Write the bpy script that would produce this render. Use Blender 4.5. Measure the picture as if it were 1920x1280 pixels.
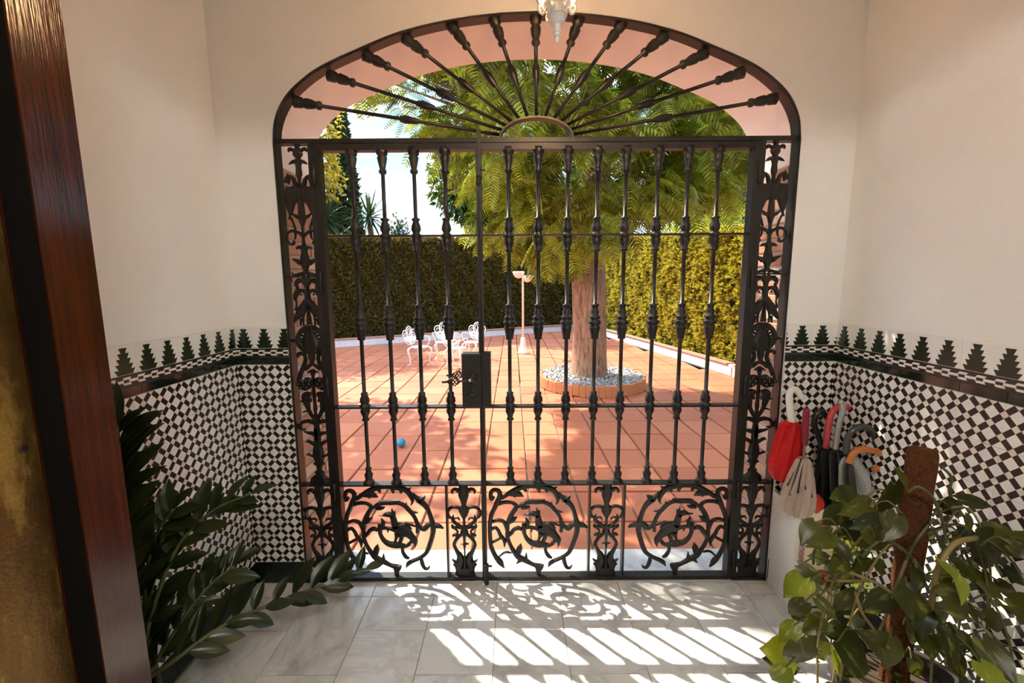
import bpy, bmesh, math, random
import numpy as np
from mathutils import Vector, Matrix, Quaternion
random.seed(7); RNG = np.random.default_rng(7)
LANTERN, HALL_FILL = 13.0, 19.0                                             # lamp power: the porch lantern, the added hall fill lamp
scn = bpy.context.scene
for o in list(bpy.data.objects): bpy.data.objects.remove(o)
COL = scn.collection
# ---------------------------------------------------------------- camera, sky, sun, exposure
cam_d = bpy.data.cameras.new('camera'); cam = bpy.data.objects.new('camera', cam_d); COL.objects.link(cam)
rt, up, fw = Vector((0.999981, 0.000351, -0.006162)), Vector((0.006057, 0.136247, 0.990656)), Vector((-0.001187, 0.990675, -0.136242))
cam.matrix_world = Matrix(((rt.x, up.x, -fw.x, -0.1152), (rt.y, up.y, -fw.y, -2.0827), (rt.z, up.z, -fw.z, 1.5556), (0, 0, 0, 1)))
cam_d.sensor_width = 36; cam_d.lens = 814.1134 / 1920 * 36; cam_d.clip_start = 0.02; cam_d.clip_end = 900
scn.camera = cam
vs = scn.view_settings
vs.view_transform = 'Standard'; vs.look = 'None'; vs.exposure = 1.38; vs.gamma = 1.0; vs.use_curve_mapping = False
SUN_DIR = Vector((0.551, -0.58, -1.0)).normalized()
sd = bpy.data.lights.new('sun', 'SUN'); sd.energy = 4.3; sd.angle = math.radians(0.6); sd.color = (1.0, 0.92, 0.76)
sun = bpy.data.objects.new('sun', sd); COL.objects.link(sun); sun.rotation_euler = SUN_DIR.to_track_quat('-Z', 'Y').to_euler(); sun.location = (-5, 6, 11)
world = bpy.data.worlds.new('sky'); scn.world = world; world.use_nodes = True
WT = world.node_tree; WT.nodes.clear()
def wn(t): return WT.nodes.new(t)
tc = wn('ShaderNodeTexCoord'); sp = wn('ShaderNodeSeparateXYZ'); WT.links.new(tc.outputs['Generated'], sp.inputs[0])
rp = wn('ShaderNodeValToRGB'); WT.links.new(sp.outputs[2], rp.inputs[0])
cr = rp.color_ramp; cr.elements[0].position = 0.0; cr.elements[0].color = (0.15, 0.31, 0.42, 1); cr.elements[1].position = 0.7; cr.elements[1].color = (0.20, 0.42, 0.80, 1)
e = cr.elements.new(0.28); e.color = (0.14, 0.30, 0.46, 1)
mp = wn('ShaderNodeMapping'); mp.inputs['Scale'].default_value = (1.4, 1.4, 3.6); mp.inputs['Location'].default_value = (1.75, 0.6, 0.9); WT.links.new(tc.outputs['Generated'], mp.inputs[0])
nz = wn('ShaderNodeTexNoise'); nz.inputs['Scale'].default_value = 2.2; nz.inputs['Detail'].default_value = 7; nz.inputs['Roughness'].default_value = 0.55; WT.links.new(mp.outputs[0], nz.inputs['Vector'])
r2 = wn('ShaderNodeValToRGB'); WT.links.new(nz.outputs[0], r2.inputs[0]); r2.color_ramp.elements[0].position = 0.44; r2.color_ramp.elements[1].position = 0.64
mx = wn('ShaderNodeMix'); mx.data_type = 'RGBA'; WT.links.new(r2.outputs[0], mx.inputs[0]); WT.links.new(rp.outputs[0], mx.inputs[6]); mx.inputs[7].default_value = (0.74, 0.74, 0.73, 1)
bg = wn('ShaderNodeBackground'); bg.inputs[1].default_value = 2.45; WT.links.new(mx.outputs[2], bg.inputs[0])
wo = wn('ShaderNodeOutputWorld'); WT.links.new(bg.outputs[0], wo.inputs[0])
# ---------------------------------------------------------------- helpers
PI = math.pi
def tag(o, label=None, cat=None, group=None, kind=None):
    if label: o['label'] = label
    if cat: o['category'] = cat
    if group: o['group'] = group
    if kind: o['kind'] = kind
    return o
def link(name, data, parent=None, loc=None, rot=None):
    o = bpy.data.objects.new(name, data); COL.objects.link(o)
    if parent is not None: o.parent = parent
    if loc is not None: o.location = loc
    if rot is not None: o.rotation_euler = rot
    return o
def thing(name, label, cat, loc=(0, 0, 0), rz=0, group=None):
    return tag(link(name, None, None, loc, (0, 0, rz)), label, cat, group)
def catmull(pts, n=5):
    P = [np.array(p, float) for p in pts]
    if len(P) < 3: 
        return [P[0] + (P[-1] - P[0]) * t for t in np.linspace(0, 1, n + 1)]
    Q = [2 * P[0] - P[1]] + P + [2 * P[-1] - P[-2]]; out = []
    for i in range(1, len(Q) - 2):
        for k in range(n):
            t = k / n; a, b, c, d = Q[i - 1], Q[i], Q[i + 1], Q[i + 2]
            out.append(0.5 * ((2 * b) + (c - a) * t + (2 * a - 5 * b + 4 * c - d) * t * t + (3 * b - a - 3 * c + d) * t ** 3))
    return out + [P[-1]]
class MB:
    def __init__(s): s.v = []; s.f = []; s.m = []
    def add(s, v, f, mi=0, M=None):
        k = len(s.v)
        if M is not None: v = [M @ Vector(p) for p in v]
        s.v += [tuple(p) for p in v]; s.f += [tuple(i + k for i in q) for q in f]; s.m += [mi] * len(f); return s
    def box(s, x0, x1, y0, y1, z0, z1, mi=0, M=None, b=0.0):
        if b <= 0:
            v = [(x, y, z) for z in (z0, z1) for y in (y0, y1) for x in (x0, x1)]
            f = [(0, 2, 3, 1), (4, 5, 7, 6), (0, 1, 5, 4), (2, 6, 7, 3), (0, 4, 6, 2), (1, 3, 7, 5)]
            return s.add(v, f, mi, M)
        v = []; 
        for z, i in ((z0, b), (z0 + b, 0), (z1 - b, 0), (z1, b)):
            v += [(x0 + i, y0 + i, z), (x1 - i, y0 + i, z), (x1 - i, y1 - i, z), (x0 + i, y1 - i, z)]
        f = [(3, 2, 1, 0), (12, 13, 14, 15)]
        for r in range(3):
            for k in range(4): f.append((r * 4 + k, r * 4 + (k + 1) % 4, r * 4 + 4 + (k + 1) % 4, r * 4 + 4 + k))
        return s.add(v, f, mi, M)
    def tube(s, pts, rad, n=8, mi=0, M=None, smooth=0, flat=1.0):
        if smooth: 
            if np.ndim(rad) == 0: pts = catmull(pts, smooth)
            else:
                q = catmull([tuple(p) + (r,) for p, r in zip(pts, rad)], smooth); pts = [p[:3] for p in q]; rad = [max(p[3], 1e-4) for p in q]
        P = [Vector(p) for p in pts]; R = [rad] * len(P) if np.ndim(rad) == 0 else list(rad)
        v = []; f = []; nrm = None
        for i, p in enumerate(P):
            t = (P[min(i + 1, len(P) - 1)] - P[max(i - 1, 0)])
            t = t.normalized() if t.length > 1e-9 else Vector((0, 0, 1))
            if nrm is None:
                nrm = t.orthogonal().normalized()
            else:
                nrm = nrm - t * nrm.dot(t); nrm = nrm.normalized() if nrm.length > 1e-6 else t.orthogonal().normalized()
            b = t.cross(nrm)
            for k in range(n):
                a = 2 * PI * k / n; v.append(p + (nrm * math.cos(a) + b * math.sin(a) * flat) * R[i])
        for i in range(len(P) - 1):
            for k in range(n): f.append((i * n + k, i * n + (k + 1) % n, (i + 1) * n + (k + 1) % n, (i + 1) * n + k))
        f.append(tuple(range(n - 1, -1, -1))); f.append(tuple((len(P) - 1) * n + k for k in range(n)))
        return s.add(v, f, mi, M)
    def lathe(s, prof, n=12, mi=0, M=None, sx=1.0, sy=1.0):           # prof: (z, r)
        v = []; f = []
        for z, r in prof:
            for k in range(n): a = 2 * PI * k / n; v.append((r * math.cos(a) * sx, r * math.sin(a) * sy, z))
        up_ = prof[-1][0] > prof[0][0]
        for i in range(len(prof) - 1):
            for k in range(n):
                q = (i * n + k, i * n + (k + 1) % n, (i + 1) * n + (k + 1) % n, (i + 1) * n + k); f.append(q if up_ else q[::-1])
        a = tuple(range(n - 1, -1, -1)); b = tuple((len(prof) - 1) * n + k for k in range(n))
        f.append(a if up_ else a[::-1]); f.append(b if up_ else b[::-1])
        return s.add(v, f, mi, M)
    def stroke(s, pts, y0=0.0, mi=0, n=4, tk=None, M=None, sign=1, ox=0.0, oz=0.0):   # a cast ribbon in the XZ plane: pts (x, z, width)
        q = catmull(pts, n); v = []; f = []; N = len(q)
        for i, p in enumerate(q):
            d = q[min(i + 1, N - 1)] - q[max(i - 1, 0)]; L = math.hypot(d[0], d[1]) or 1.0
            nx, nzz = -d[1] / L, d[0] / L; w = max(p[2], 0.002) * 0.5; t = tk if tk else min(0.011, 0.003 + w * 0.5)
            for a, yy in ((-1, 0), (-0.5, -t), (0.5, -t), (1, 0), (0.5, t), (-0.5, t)):
                v.append((sign * (p[0] + nx * w * a) + ox, y0 + yy, p[1] + nzz * w * a + oz))
        for i in range(N - 1):
            for k in range(6):
                g = (i * 6 + k, i * 6 + (k + 1) % 6, (i + 1) * 6 + (k + 1) % 6, (i + 1) * 6 + k); f.append(g if sign < 0 else g[::-1])
        f.append((0, 1, 2, 3, 4, 5)); f.append(tuple((N - 1) * 6 + k for k in (5, 4, 3, 2, 1, 0)))
        return s.add(v, f, mi, M)
    def prism(s, outline, y0, y1, mi=0, M=None):                       # outline (x, z)
        n = len(outline); v = [(x, y0, z) for x, z in outline] + [(x, y1, z) for x, z in outline]
        f = [tuple(range(n)), tuple(range(2 * n - 1, n - 1, -1))] + [(i, i + n, (i + 1) % n + n, (i + 1) % n) for i in range(n)]
        return s.add(v, f, mi, M)
    def build(s, name, mats, parent=None, smooth=False, loc=None, rot=None):
        return link(name, s.mesh(name, mats, smooth), parent, loc, rot)
    def mesh(s, name, mats, smooth=False):
        me = bpy.data.meshes.new(name); me.from_pydata(s.v, [], s.f)
        for m in (mats if isinstance(mats, (list, tuple)) else [mats]): me.materials.append(m)
        if len(set(s.m)) > 1: me.polygons.foreach_set('material_index', s.m)
        if smooth: me.polygons.foreach_set('use_smooth', [True] * len(me.polygons)); 
        me.validate(); me.update()
        return me
def np_mesh(name, V, F, mats, smooth=False):
    V = np.asarray(V, np.float32); F = np.asarray(F, np.int32); me = bpy.data.meshes.new(name); k = F.shape[1]
    me.vertices.add(len(V)); me.vertices.foreach_set('co', V.ravel()); me.loops.add(F.size); me.loops.foreach_set('vertex_index', F.ravel())
    me.polygons.add(len(F)); me.polygons.foreach_set('loop_start', np.arange(0, F.size, k, dtype=np.int32))
    if smooth: me.polygons.foreach_set('use_smooth', np.ones(len(F), bool))
    for m in (mats if isinstance(mats, (list, tuple)) else [mats]): me.materials.append(m)
    me.update(calc_edges=True); return me
def scatter(V0, F0, T):                                               # many placed copies of one small shape, joined: T (N,4,4)
    V0 = np.asarray(V0); F0 = np.asarray(F0); T = np.asarray(T); H = np.c_[V0, np.ones(len(V0))]
    V = np.einsum('nij,vj->nvi', T, H)[:, :, :3].reshape(-1, 3)
    F = (F0[None] + (np.arange(len(T)) * len(V0))[:, None, None]).reshape(-1, F0.shape[1]); return V, F
def frame(p, d, up=(0, 0, 1), s=1.0, roll=0.0):                        # matrix whose +Y runs along d
    d = Vector(d).normalized(); x = d.cross(Vector(up)); x = x.normalized() if x.length > 1e-4 else Vector((1, 0, 0)); z = x.cross(d)
    if roll: 
        q = Quaternion(d, roll); x = q @ x; z = q @ z
    return Matrix(((x.x * s, d.x * s, z.x * s, p[0]), (x.y * s, d.y * s, z.y * s, p[1]), (x.z * s, d.z * s, z.z * s, p[2]), (0, 0, 0, 1)))
def frames_np(P, D, S, roll):
    D = D / np.linalg.norm(D, axis=1)[:, None]; X = np.cross(D, np.array([0, 0, 1.0])); L = np.linalg.norm(X, axis=1)[:, None]; X = np.where(L > 1e-4, X / np.maximum(L, 1e-4), [1, 0, 0]); Z = np.cross(X, D)
    c, s_ = np.cos(roll)[:, None], np.sin(roll)[:, None]; X2 = X * c + Z * s_; Z2 = Z * c - X * s_
    T = np.zeros((len(P), 4, 4)); T[:, :3, 0] = X2 * S[:, None]; T[:, :3, 1] = D * S[:, None]; T[:, :3, 2] = Z2 * S[:, None]; T[:, :3, 3] = P; T[:, 3, 3] = 1; return T
# ---------------------------------------------------------------- materials
class E:                                                              # arithmetic on shader sockets
    nt = None
    def __init__(s, k): s.k = k
    @staticmethod
    def op(o, *a):
        n = E.nt.nodes.new('ShaderNodeMath'); n.operation = o
        for i, x in enumerate(a):
            if isinstance(x, E): E.nt.links.new(x.k, n.inputs[i])
            else: n.inputs[i].default_value = x
        return E(n.outputs[0])
    def __add__(s, o): return E.op('ADD', s, o)
    def __sub__(s, o): return E.op('SUBTRACT', s, o)
    def __rsub__(s, o): return E.op('SUBTRACT', o, s)
    def __mul__(s, o): return E.op('MULTIPLY', s, o)
    __radd__ = __add__; __rmul__ = __mul__
    def lt(s, o): return E.op('LESS_THAN', s, o)
    def gt(s, o): return E.op('GREATER_THAN', s, o)
    def fr(s): return E.op('FRACT', s)
    def ab(s): return E.op('ABSOLUTE', s)
    def fl(s): return E.op('FLOOR', s)
    def mx(s, o): return E.op('MAXIMUM', s, o)
    def md(s, o): return E.op('FLOORED_MODULO', s, o)
class Mat:
    def __init__(s, name, col=(0.5, 0.5, 0.5), rough=0.5, metal=0.0, spec=0.5, **kw):
        s.m = bpy.data.materials.new(name); s.m.use_nodes = True; s.nt = s.m.node_tree; E.nt = s.nt
        s.b = s.nt.nodes['Principled BSDF']; s.out = s.nt.nodes['Material Output']
        s.b.inputs['Base Color'].default_value = (*col, 1); s.b.inputs['Roughness'].default_value = rough; s.b.inputs['Metallic'].default_value = metal; s.b.inputs['Specular IOR Level'].default_value = spec
        for k, x in kw.items(): s.b.inputs[k].default_value = x
    def n(s, t): return s.nt.nodes.new(t)
    def L(s, a, b): s.nt.links.new(a.k if isinstance(a, E) else a, b)
    def coord(s, kind='Object'): 
        t = s.n('ShaderNodeTexCoord'); return t.outputs[kind]
    def xyz(s, kind='Object'):
        p = s.n('ShaderNodeSeparateXYZ'); s.L(s.coord(kind), p.inputs[0]); return [E(p.outputs[i]) for i in range(3)]
    def rand(s, island=False):
        if island: return E(s.n('ShaderNodeNewGeometry').outputs['Random Per Island'])
        return E(s.n('ShaderNodeObjectInfo').outputs['Random'])
    def noise(s, scale, detail=4, rough=0.55, kind='Object', st=(1, 1, 1), dist=0.0, off=None, col=False):
        mp_ = s.n('ShaderNodeMapping'); mp_.inputs['Scale'].default_value = st; s.L(s.coord(kind), mp_.inputs[0])
        if off is not None:
            c = s.n('ShaderNodeCombineXYZ'); s.L(off * 37.0, c.inputs[0]); s.L(off * 71.0, c.inputs[1]); s.L(off * 13.0, c.inputs[2]); s.L(c.outputs[0], mp_.inputs['Location'])
        t = s.n('ShaderNodeTexNoise'); t.inputs['Scale'].default_value = scale; t.inputs['Detail'].default_value = detail; t.inputs['Roughness'].default_value = rough; t.inputs['Distortion'].default_value = dist
        s.L(mp_.outputs[0], t.inputs['Vector']); return t.outputs[1] if col else E(t.outputs[0])
    def ramp(s, fac, *st):
        r = s.n('ShaderNodeValToRGB'); s.L(fac, r.inputs[0]); c = r.color_ramp
        while len(c.elements) < len(st): c.elements.new(0.5)
        for el, (p, col) in zip(c.elements, st): el.position = p; el.color = (*col, 1)
        return r.outputs[0]
    def mix(s, fac, a, b, blend='MIX'):
        x = s.n('ShaderNodeMix'); x.data_type = 'RGBA'; x.blend_type = blend
        for v, i in ((fac, 0), (a, 6), (b, 7)):
            if isinstance(v, E): s.L(v, x.inputs[i])
            elif hasattr(v, 'links'): s.L(v, x.inputs[i])
            else: x.inputs[i].default_value = v if i == 0 else (*v, 1)
        return x.outputs[2]
    def base(s, c): s.L(c, s.b.inputs['Base Color']); return s
    def bump(s, h, strength=0.3, dist=0.01):
        b = s.n('ShaderNodeBump'); b.inputs['Strength'].default_value = strength; b.inputs['Distance'].default_value = dist; s.L(h, b.inputs['Height']); s.L(b.outputs[0], s.b.inputs['Normal']); return s
    def translucent(s, col_socket, f, tint=(1, 1, 1)):
        t = s.n('ShaderNodeBsdfTranslucent'); c = s.mix(1.0, col_socket, tint, 'MULTIPLY'); s.L(c, t.inputs[0]); x = s.n('ShaderNodeMixShader'); x.inputs[0].default_value = f
        s.L(s.b.outputs[0], x.inputs[1]); s.L(t.outputs[0], x.inputs[2]); s.L(x.outputs[0], s.out.inputs[0]); return s
MATS = {}
def simple(name, col, rough=0.5, metal=0.0, spec=0.5, var=0.12, ns=12.0, bump=0.0, **kw):
    M = Mat(name, col, rough, metal, spec, **kw); f = M.noise(ns, 4); M.base(M.mix(f, tuple(c * (1 - var) for c in col), tuple(min(1, c * (1 + var)) for c in col)))
    if bump: M.bump(f, bump, 0.004)
    MATS[name] = M.m; return M.m
WHITE = (0.80, 0.77, 0.71); BLACK = (0.018, 0.014, 0.012)
M = Mat('plaster', rough=0.85, spec=0.25); a = M.noise(2.2, 3); b = M.noise(140, 3); M.base(M.ramp(a, (0.25, (0.85, 0.835, 0.81)), (0.75, (0.885, 0.87, 0.85)))).bump(b, 0.25, 0.004); plaster = M.m
M = Mat('bounce_tinted_intrados', rough=0.85, spec=0.25); a = M.noise(3, 3); b = M.noise(60, 3); M.base(M.ramp(a, (0.3, (0.95, 0.84, 0.77)), (0.7, (0.97, 0.87, 0.80)))).bump(b, 0.25, 0.004); intrados_m = M.m  # warm terrace bounce put into the base colour as a peach tint
M = Mat('star_tile', rough=0.22, spec=0.5); x, y, z = M.xyz(); Q = 0.0744
u = ((x + z) * (1 / Q) + 0.5).fr(); w = ((x - z) * (1 / Q) + 0.5).fr()
bu = u.lt(0.185).mx(u.gt(0.815)); bw = w.lt(0.185).mx(w.gt(0.815)); xr = (bu - bw).ab(); sq = bu * bw
g = M.noise(16, 2, kind='Object', off=M.rand()); wh = M.mix(sq, M.mix(g, (0.82, 0.80, 0.75), (0.89, 0.87, 0.83)), (0.80, 0.71, 0.60)); M.base(M.mix(xr, wh, BLACK)); star_m = M.m
M = Mat('fir_tile', rough=0.2, spec=0.5); x, y, z = M.xyz(); xx = (x.md(0.098) - 0.049).ab(); t = (1.0 - (z - 0.002) * (1 / 0.093)) * 5.0; k = t.fl(); fr = t - k
hw = (k * 0.0063 + 0.0165) - fr * (k * 0.001 + 0.0075); ins = xx.lt(hw) * t.gt(0.0) * t.lt(5.0); g = M.noise(30, 3, off=M.rand())
M.base(M.mix(ins, M.mix(g, (0.80, 0.79, 0.75), (0.86, 0.85, 0.82)), M.ramp(g, (0.3, (0.004, 0.010, 0.004)), (0.7, (0.016, 0.030, 0.008))))); fir_m = M.m
M = Mat('chevron_tile', rough=0.2); x, y, z = M.xyz(); p = (x * (1 / 0.059)).fr(); zz = (z - 0.0213).ab() * (1 / 0.0135)
zs = zz - (p - 0.42).mx(0.0) * 2.2; sh = (p - zz * 0.16 + 0.16).fr(); prong = sh.lt(0.50) * zz.gt(0.40) * zz.lt(1.0); stem = zz.lt(0.34) * p.gt(0.34) * p.lt(0.97); M.base(M.mix(prong.mx(stem), BLACK, (0.80, 0.76, 0.70))); chev_m = M.m
M = Mat('bottle_green_tile', rough=0.12); g = M.noise(10, 3, off=M.rand()); M.base(M.ramp(g, (0.3, (0.004, 0.008, 0.006)), (0.75, (0.012, 0.022, 0.014)))); green_m = M.m
M = Mat('marble_tile', rough=0.22); r = M.rand(); a = M.noise(3.0, 6, 0.6, st=(1, 0.6, 1), dist=1.2, off=r); b = M.noise(1.6, 5, 0.6, dist=2.4, off=r)
v1 = M.ramp(a, (0.30, (0.48, 0.47, 0.455)), (0.48, (0.70, 0.69, 0.665)), (0.7, (0.80, 0.79, 0.765))); M.base(M.mix(1.0, v1, M.ramp(b, (0.44, (1, 1, 1)), (0.5, (0.84, 0.84, 0.85)), (0.56, (1, 1, 1))), 'MULTIPLY')); M.base(M.mix(1.0, M.b.inputs['Base Color'].links[0].from_socket, M.ramp(r, (0.0, (0.92, 0.90, 0.87)), (1.0, (1.05, 1.04, 1.02))), 'MULTIPLY')); marble_m = M.m
marble_grout = simple('marble_grout', (0.30, 0.27, 0.24), 0.9)
def terracotta(name, island):
    M = Mat(name, rough=0.62, spec=0.35); r = M.rand(island); a = M.noise(3.2, 5, 0.6, 'Object' if island else 'Object', off=None if island else r); b = M.noise(26, 4, off=None if island else r)
    c = M.ramp(r, (0.0, (0.42, 0.100, 0.043)), (0.5, (0.48, 0.122, 0.052)), (1.0, (0.55, 0.160, 0.070))); c = M.mix(a * 0.5, c, (0.56, 0.235, 0.11)); M.base(M.mix(M.ramp(b, (0.6, (0, 0, 0)), (0.8, (0.35, 0.35, 0.35))), c, (0.30, 0.14, 0.08))).bump(b, 0.2, 0.006); return M.m
terra_m = terracotta('terracotta_tile', False); terra_far_m = terracotta('terracotta_tile_far', True)
terra_grout = simple('terrace_grout', (0.30, 0.20, 0.13), 0.9, var=0.2)
M = Mat('red_brick', rough=0.85, spec=0.2); r = M.rand(); b = M.noise(40, 4, off=r); c = M.ramp(r, (0.0, (0.40, 0.15, 0.07)), (0.55, (0.50, 0.24, 0.13)), (0.8, (0.56, 0.38, 0.26)), (1.0, (0.62, 0.48, 0.36))); M.base(M.mix(b * 0.5, c, (0.60, 0.42, 0.30))).bump(b, 0.5, 0.006); brick_m = M.m
mortar_m = simple('lime_mortar', (0.62, 0.54, 0.44), 0.95, var=0.15, ns=50, bump=0.4)
M = Mat('wrought_iron', rough=0.44, spec=0.45); b = M.noise(60, 4); M.base(M.ramp(b, (0.3, (0.006, 0.0045, 0.0035)), (0.75, (0.016, 0.013, 0.0105)))).bump(b, 0.15, 0.003); iron = M.m
M = Mat('varnished_wood', rough=0.16, spec=0.5); a = M.noise(9, 5, 0.6, st=(6, 6, 0.25), dist=0.6); M.base(M.ramp(a, (0.3, (0.026, 0.005, 0.0015)), (0.6, (0.055, 0.011, 0.003)), (0.8, (0.08, 0.018, 0.005)))).bump(M.noise(60, 3, st=(4, 4, 0.12)), 0.25, 0.003); wood_m = M.m
M = Mat('tarnished_brass', rough=0.34, metal=0.75); a = M.noise(7, 5, 0.7, st=(1, 1, 0.35)); b = M.noise(160, 3); M.base(M.mix(b * 0.5, M.ramp(a, (0.36, (0.13, 0.065, 0.022)), (0.50, (0.24, 0.13, 0.035)), (0.60, (0.62, 0.40, 0.10))), (0.05, 0.025, 0.01))).bump(b, 0.35, 0.003); brass_m = M.m
steel_dark = simple('dark_screw_steel', (0.06, 0.05, 0.04), 0.4, 0.8)
chrome = simple('polished_steel', (0.7, 0.7, 0.68), 0.15, 1.0, var=0.03)
def leafmat(name, lo, hi, rough=0.4, tr=0.35, island=True, tint=(1.2, 1.15, 0.5), spec=0.4, noise=None, clump=0):
    M = Mat(name, rough=rough, spec=spec); r = M.rand(island)
    if clump: r = r * 0.5 + (M.noise(clump, 3) - 0.37) * 1.9
    c = M.ramp(r, (0.0, lo), (1.0, hi))
    if noise: c = M.mix(M.ramp(M.noise(noise[0], 3, st=(1, 0.35, 1), off=r), (noise[1], (0, 0, 0)), (noise[1] + 0.12, (1, 1, 1))), c, noise[2])
    M.base(c); M.translucent(c, tr, tint); return M.m
jaca_m = leafmat('jacaranda_leaf', (0.026, 0.036, 0.007), (0.54, 0.60, 0.08), 0.42, 0.45, clump=2.2)
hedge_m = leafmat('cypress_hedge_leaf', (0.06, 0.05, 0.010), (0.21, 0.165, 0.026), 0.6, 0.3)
hedge_lit = leafmat('sunlit_hedge_leaf', (0.24, 0.205, 0.030), (0.66, 0.58, 0.095), 0.6, 0.3)  # sunlit copy of the hedge leaf, the light put into its colour
hedge_core = simple('hedge_twigs', (0.035, 0.026, 0.010), 0.9, var=0.4, ns=9)
yellow_m = leafmat('golden_leaf', (0.20, 0.16, 0.012), (0.50, 0.34, 0.03), 0.5, 0.42)
lime_m = leafmat('lime_leaf', (0.16, 0.19, 0.015), (0.36, 0.36, 0.03), 0.5, 0.42)
cyp_m = leafmat('cypress_leaf', (0.012, 0.024, 0.008), (0.035, 0.05, 0.016), 0.6, 0.2)
yucca_m = leafmat('yucca_blade', (0.018, 0.040, 0.018), (0.05, 0.085, 0.035), 0.4, 0.2)
far_m = leafmat('far_conifer_leaf', (0.045, 0.065, 0.05), (0.09, 0.11, 0.085), 0.7, 0.2)
shade_m = leafmat('tree_leaf', (0.03, 0.06, 0.012), (0.09, 0.13, 0.02), 0.5, 0.35)
M = Mat('jacaranda_bark', rough=0.9, spec=0.2); a = M.noise(9, 6, 0.65, st=(3, 3, 0.55), dist=0.8); M.base(M.ramp(a, (0.32, (0.13, 0.065, 0.038)), (0.5, (0.40, 0.225, 0.14)), (0.75, (0.58, 0.36, 0.235)))).bump(a, 0.9, 0.03); bark_m = M.m
twig_m = simple('brown_twig', (0.13, 0.07, 0.035), 0.8, var=0.3)
stone_m = leafmat('grey_gravel', (0.20, 0.18, 0.17), (0.52, 0.48, 0.44), 0.8, 0.0)
edging_m = simple('orange_edging', (0.52, 0.20, 0.075), 0.7, var=0.25, ns=14, bump=0.2)
M = Mat('speckled_kerb_tile', rough=0.3); a = M.noise(42, 3, 0.5); M.base(M.ramp(a, (0.44, (0.72, 0.70, 0.69)), (0.50, (0.40, 0.42, 0.47)), (0.56, (0.74, 0.72, 0.70)))); kerb_tile_m = M.m
coping_m = simple('terracotta_coping', (0.42, 0.19, 0.12), 0.7, var=0.2, ns=8)
white_iron = simple('white_enamel', (0.80, 0.79, 0.77), 0.35, var=0.05)
lamp_white = simple('cream_lamp_plastic', (0.82, 0.76, 0.60), 0.4, var=0.05)
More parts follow.
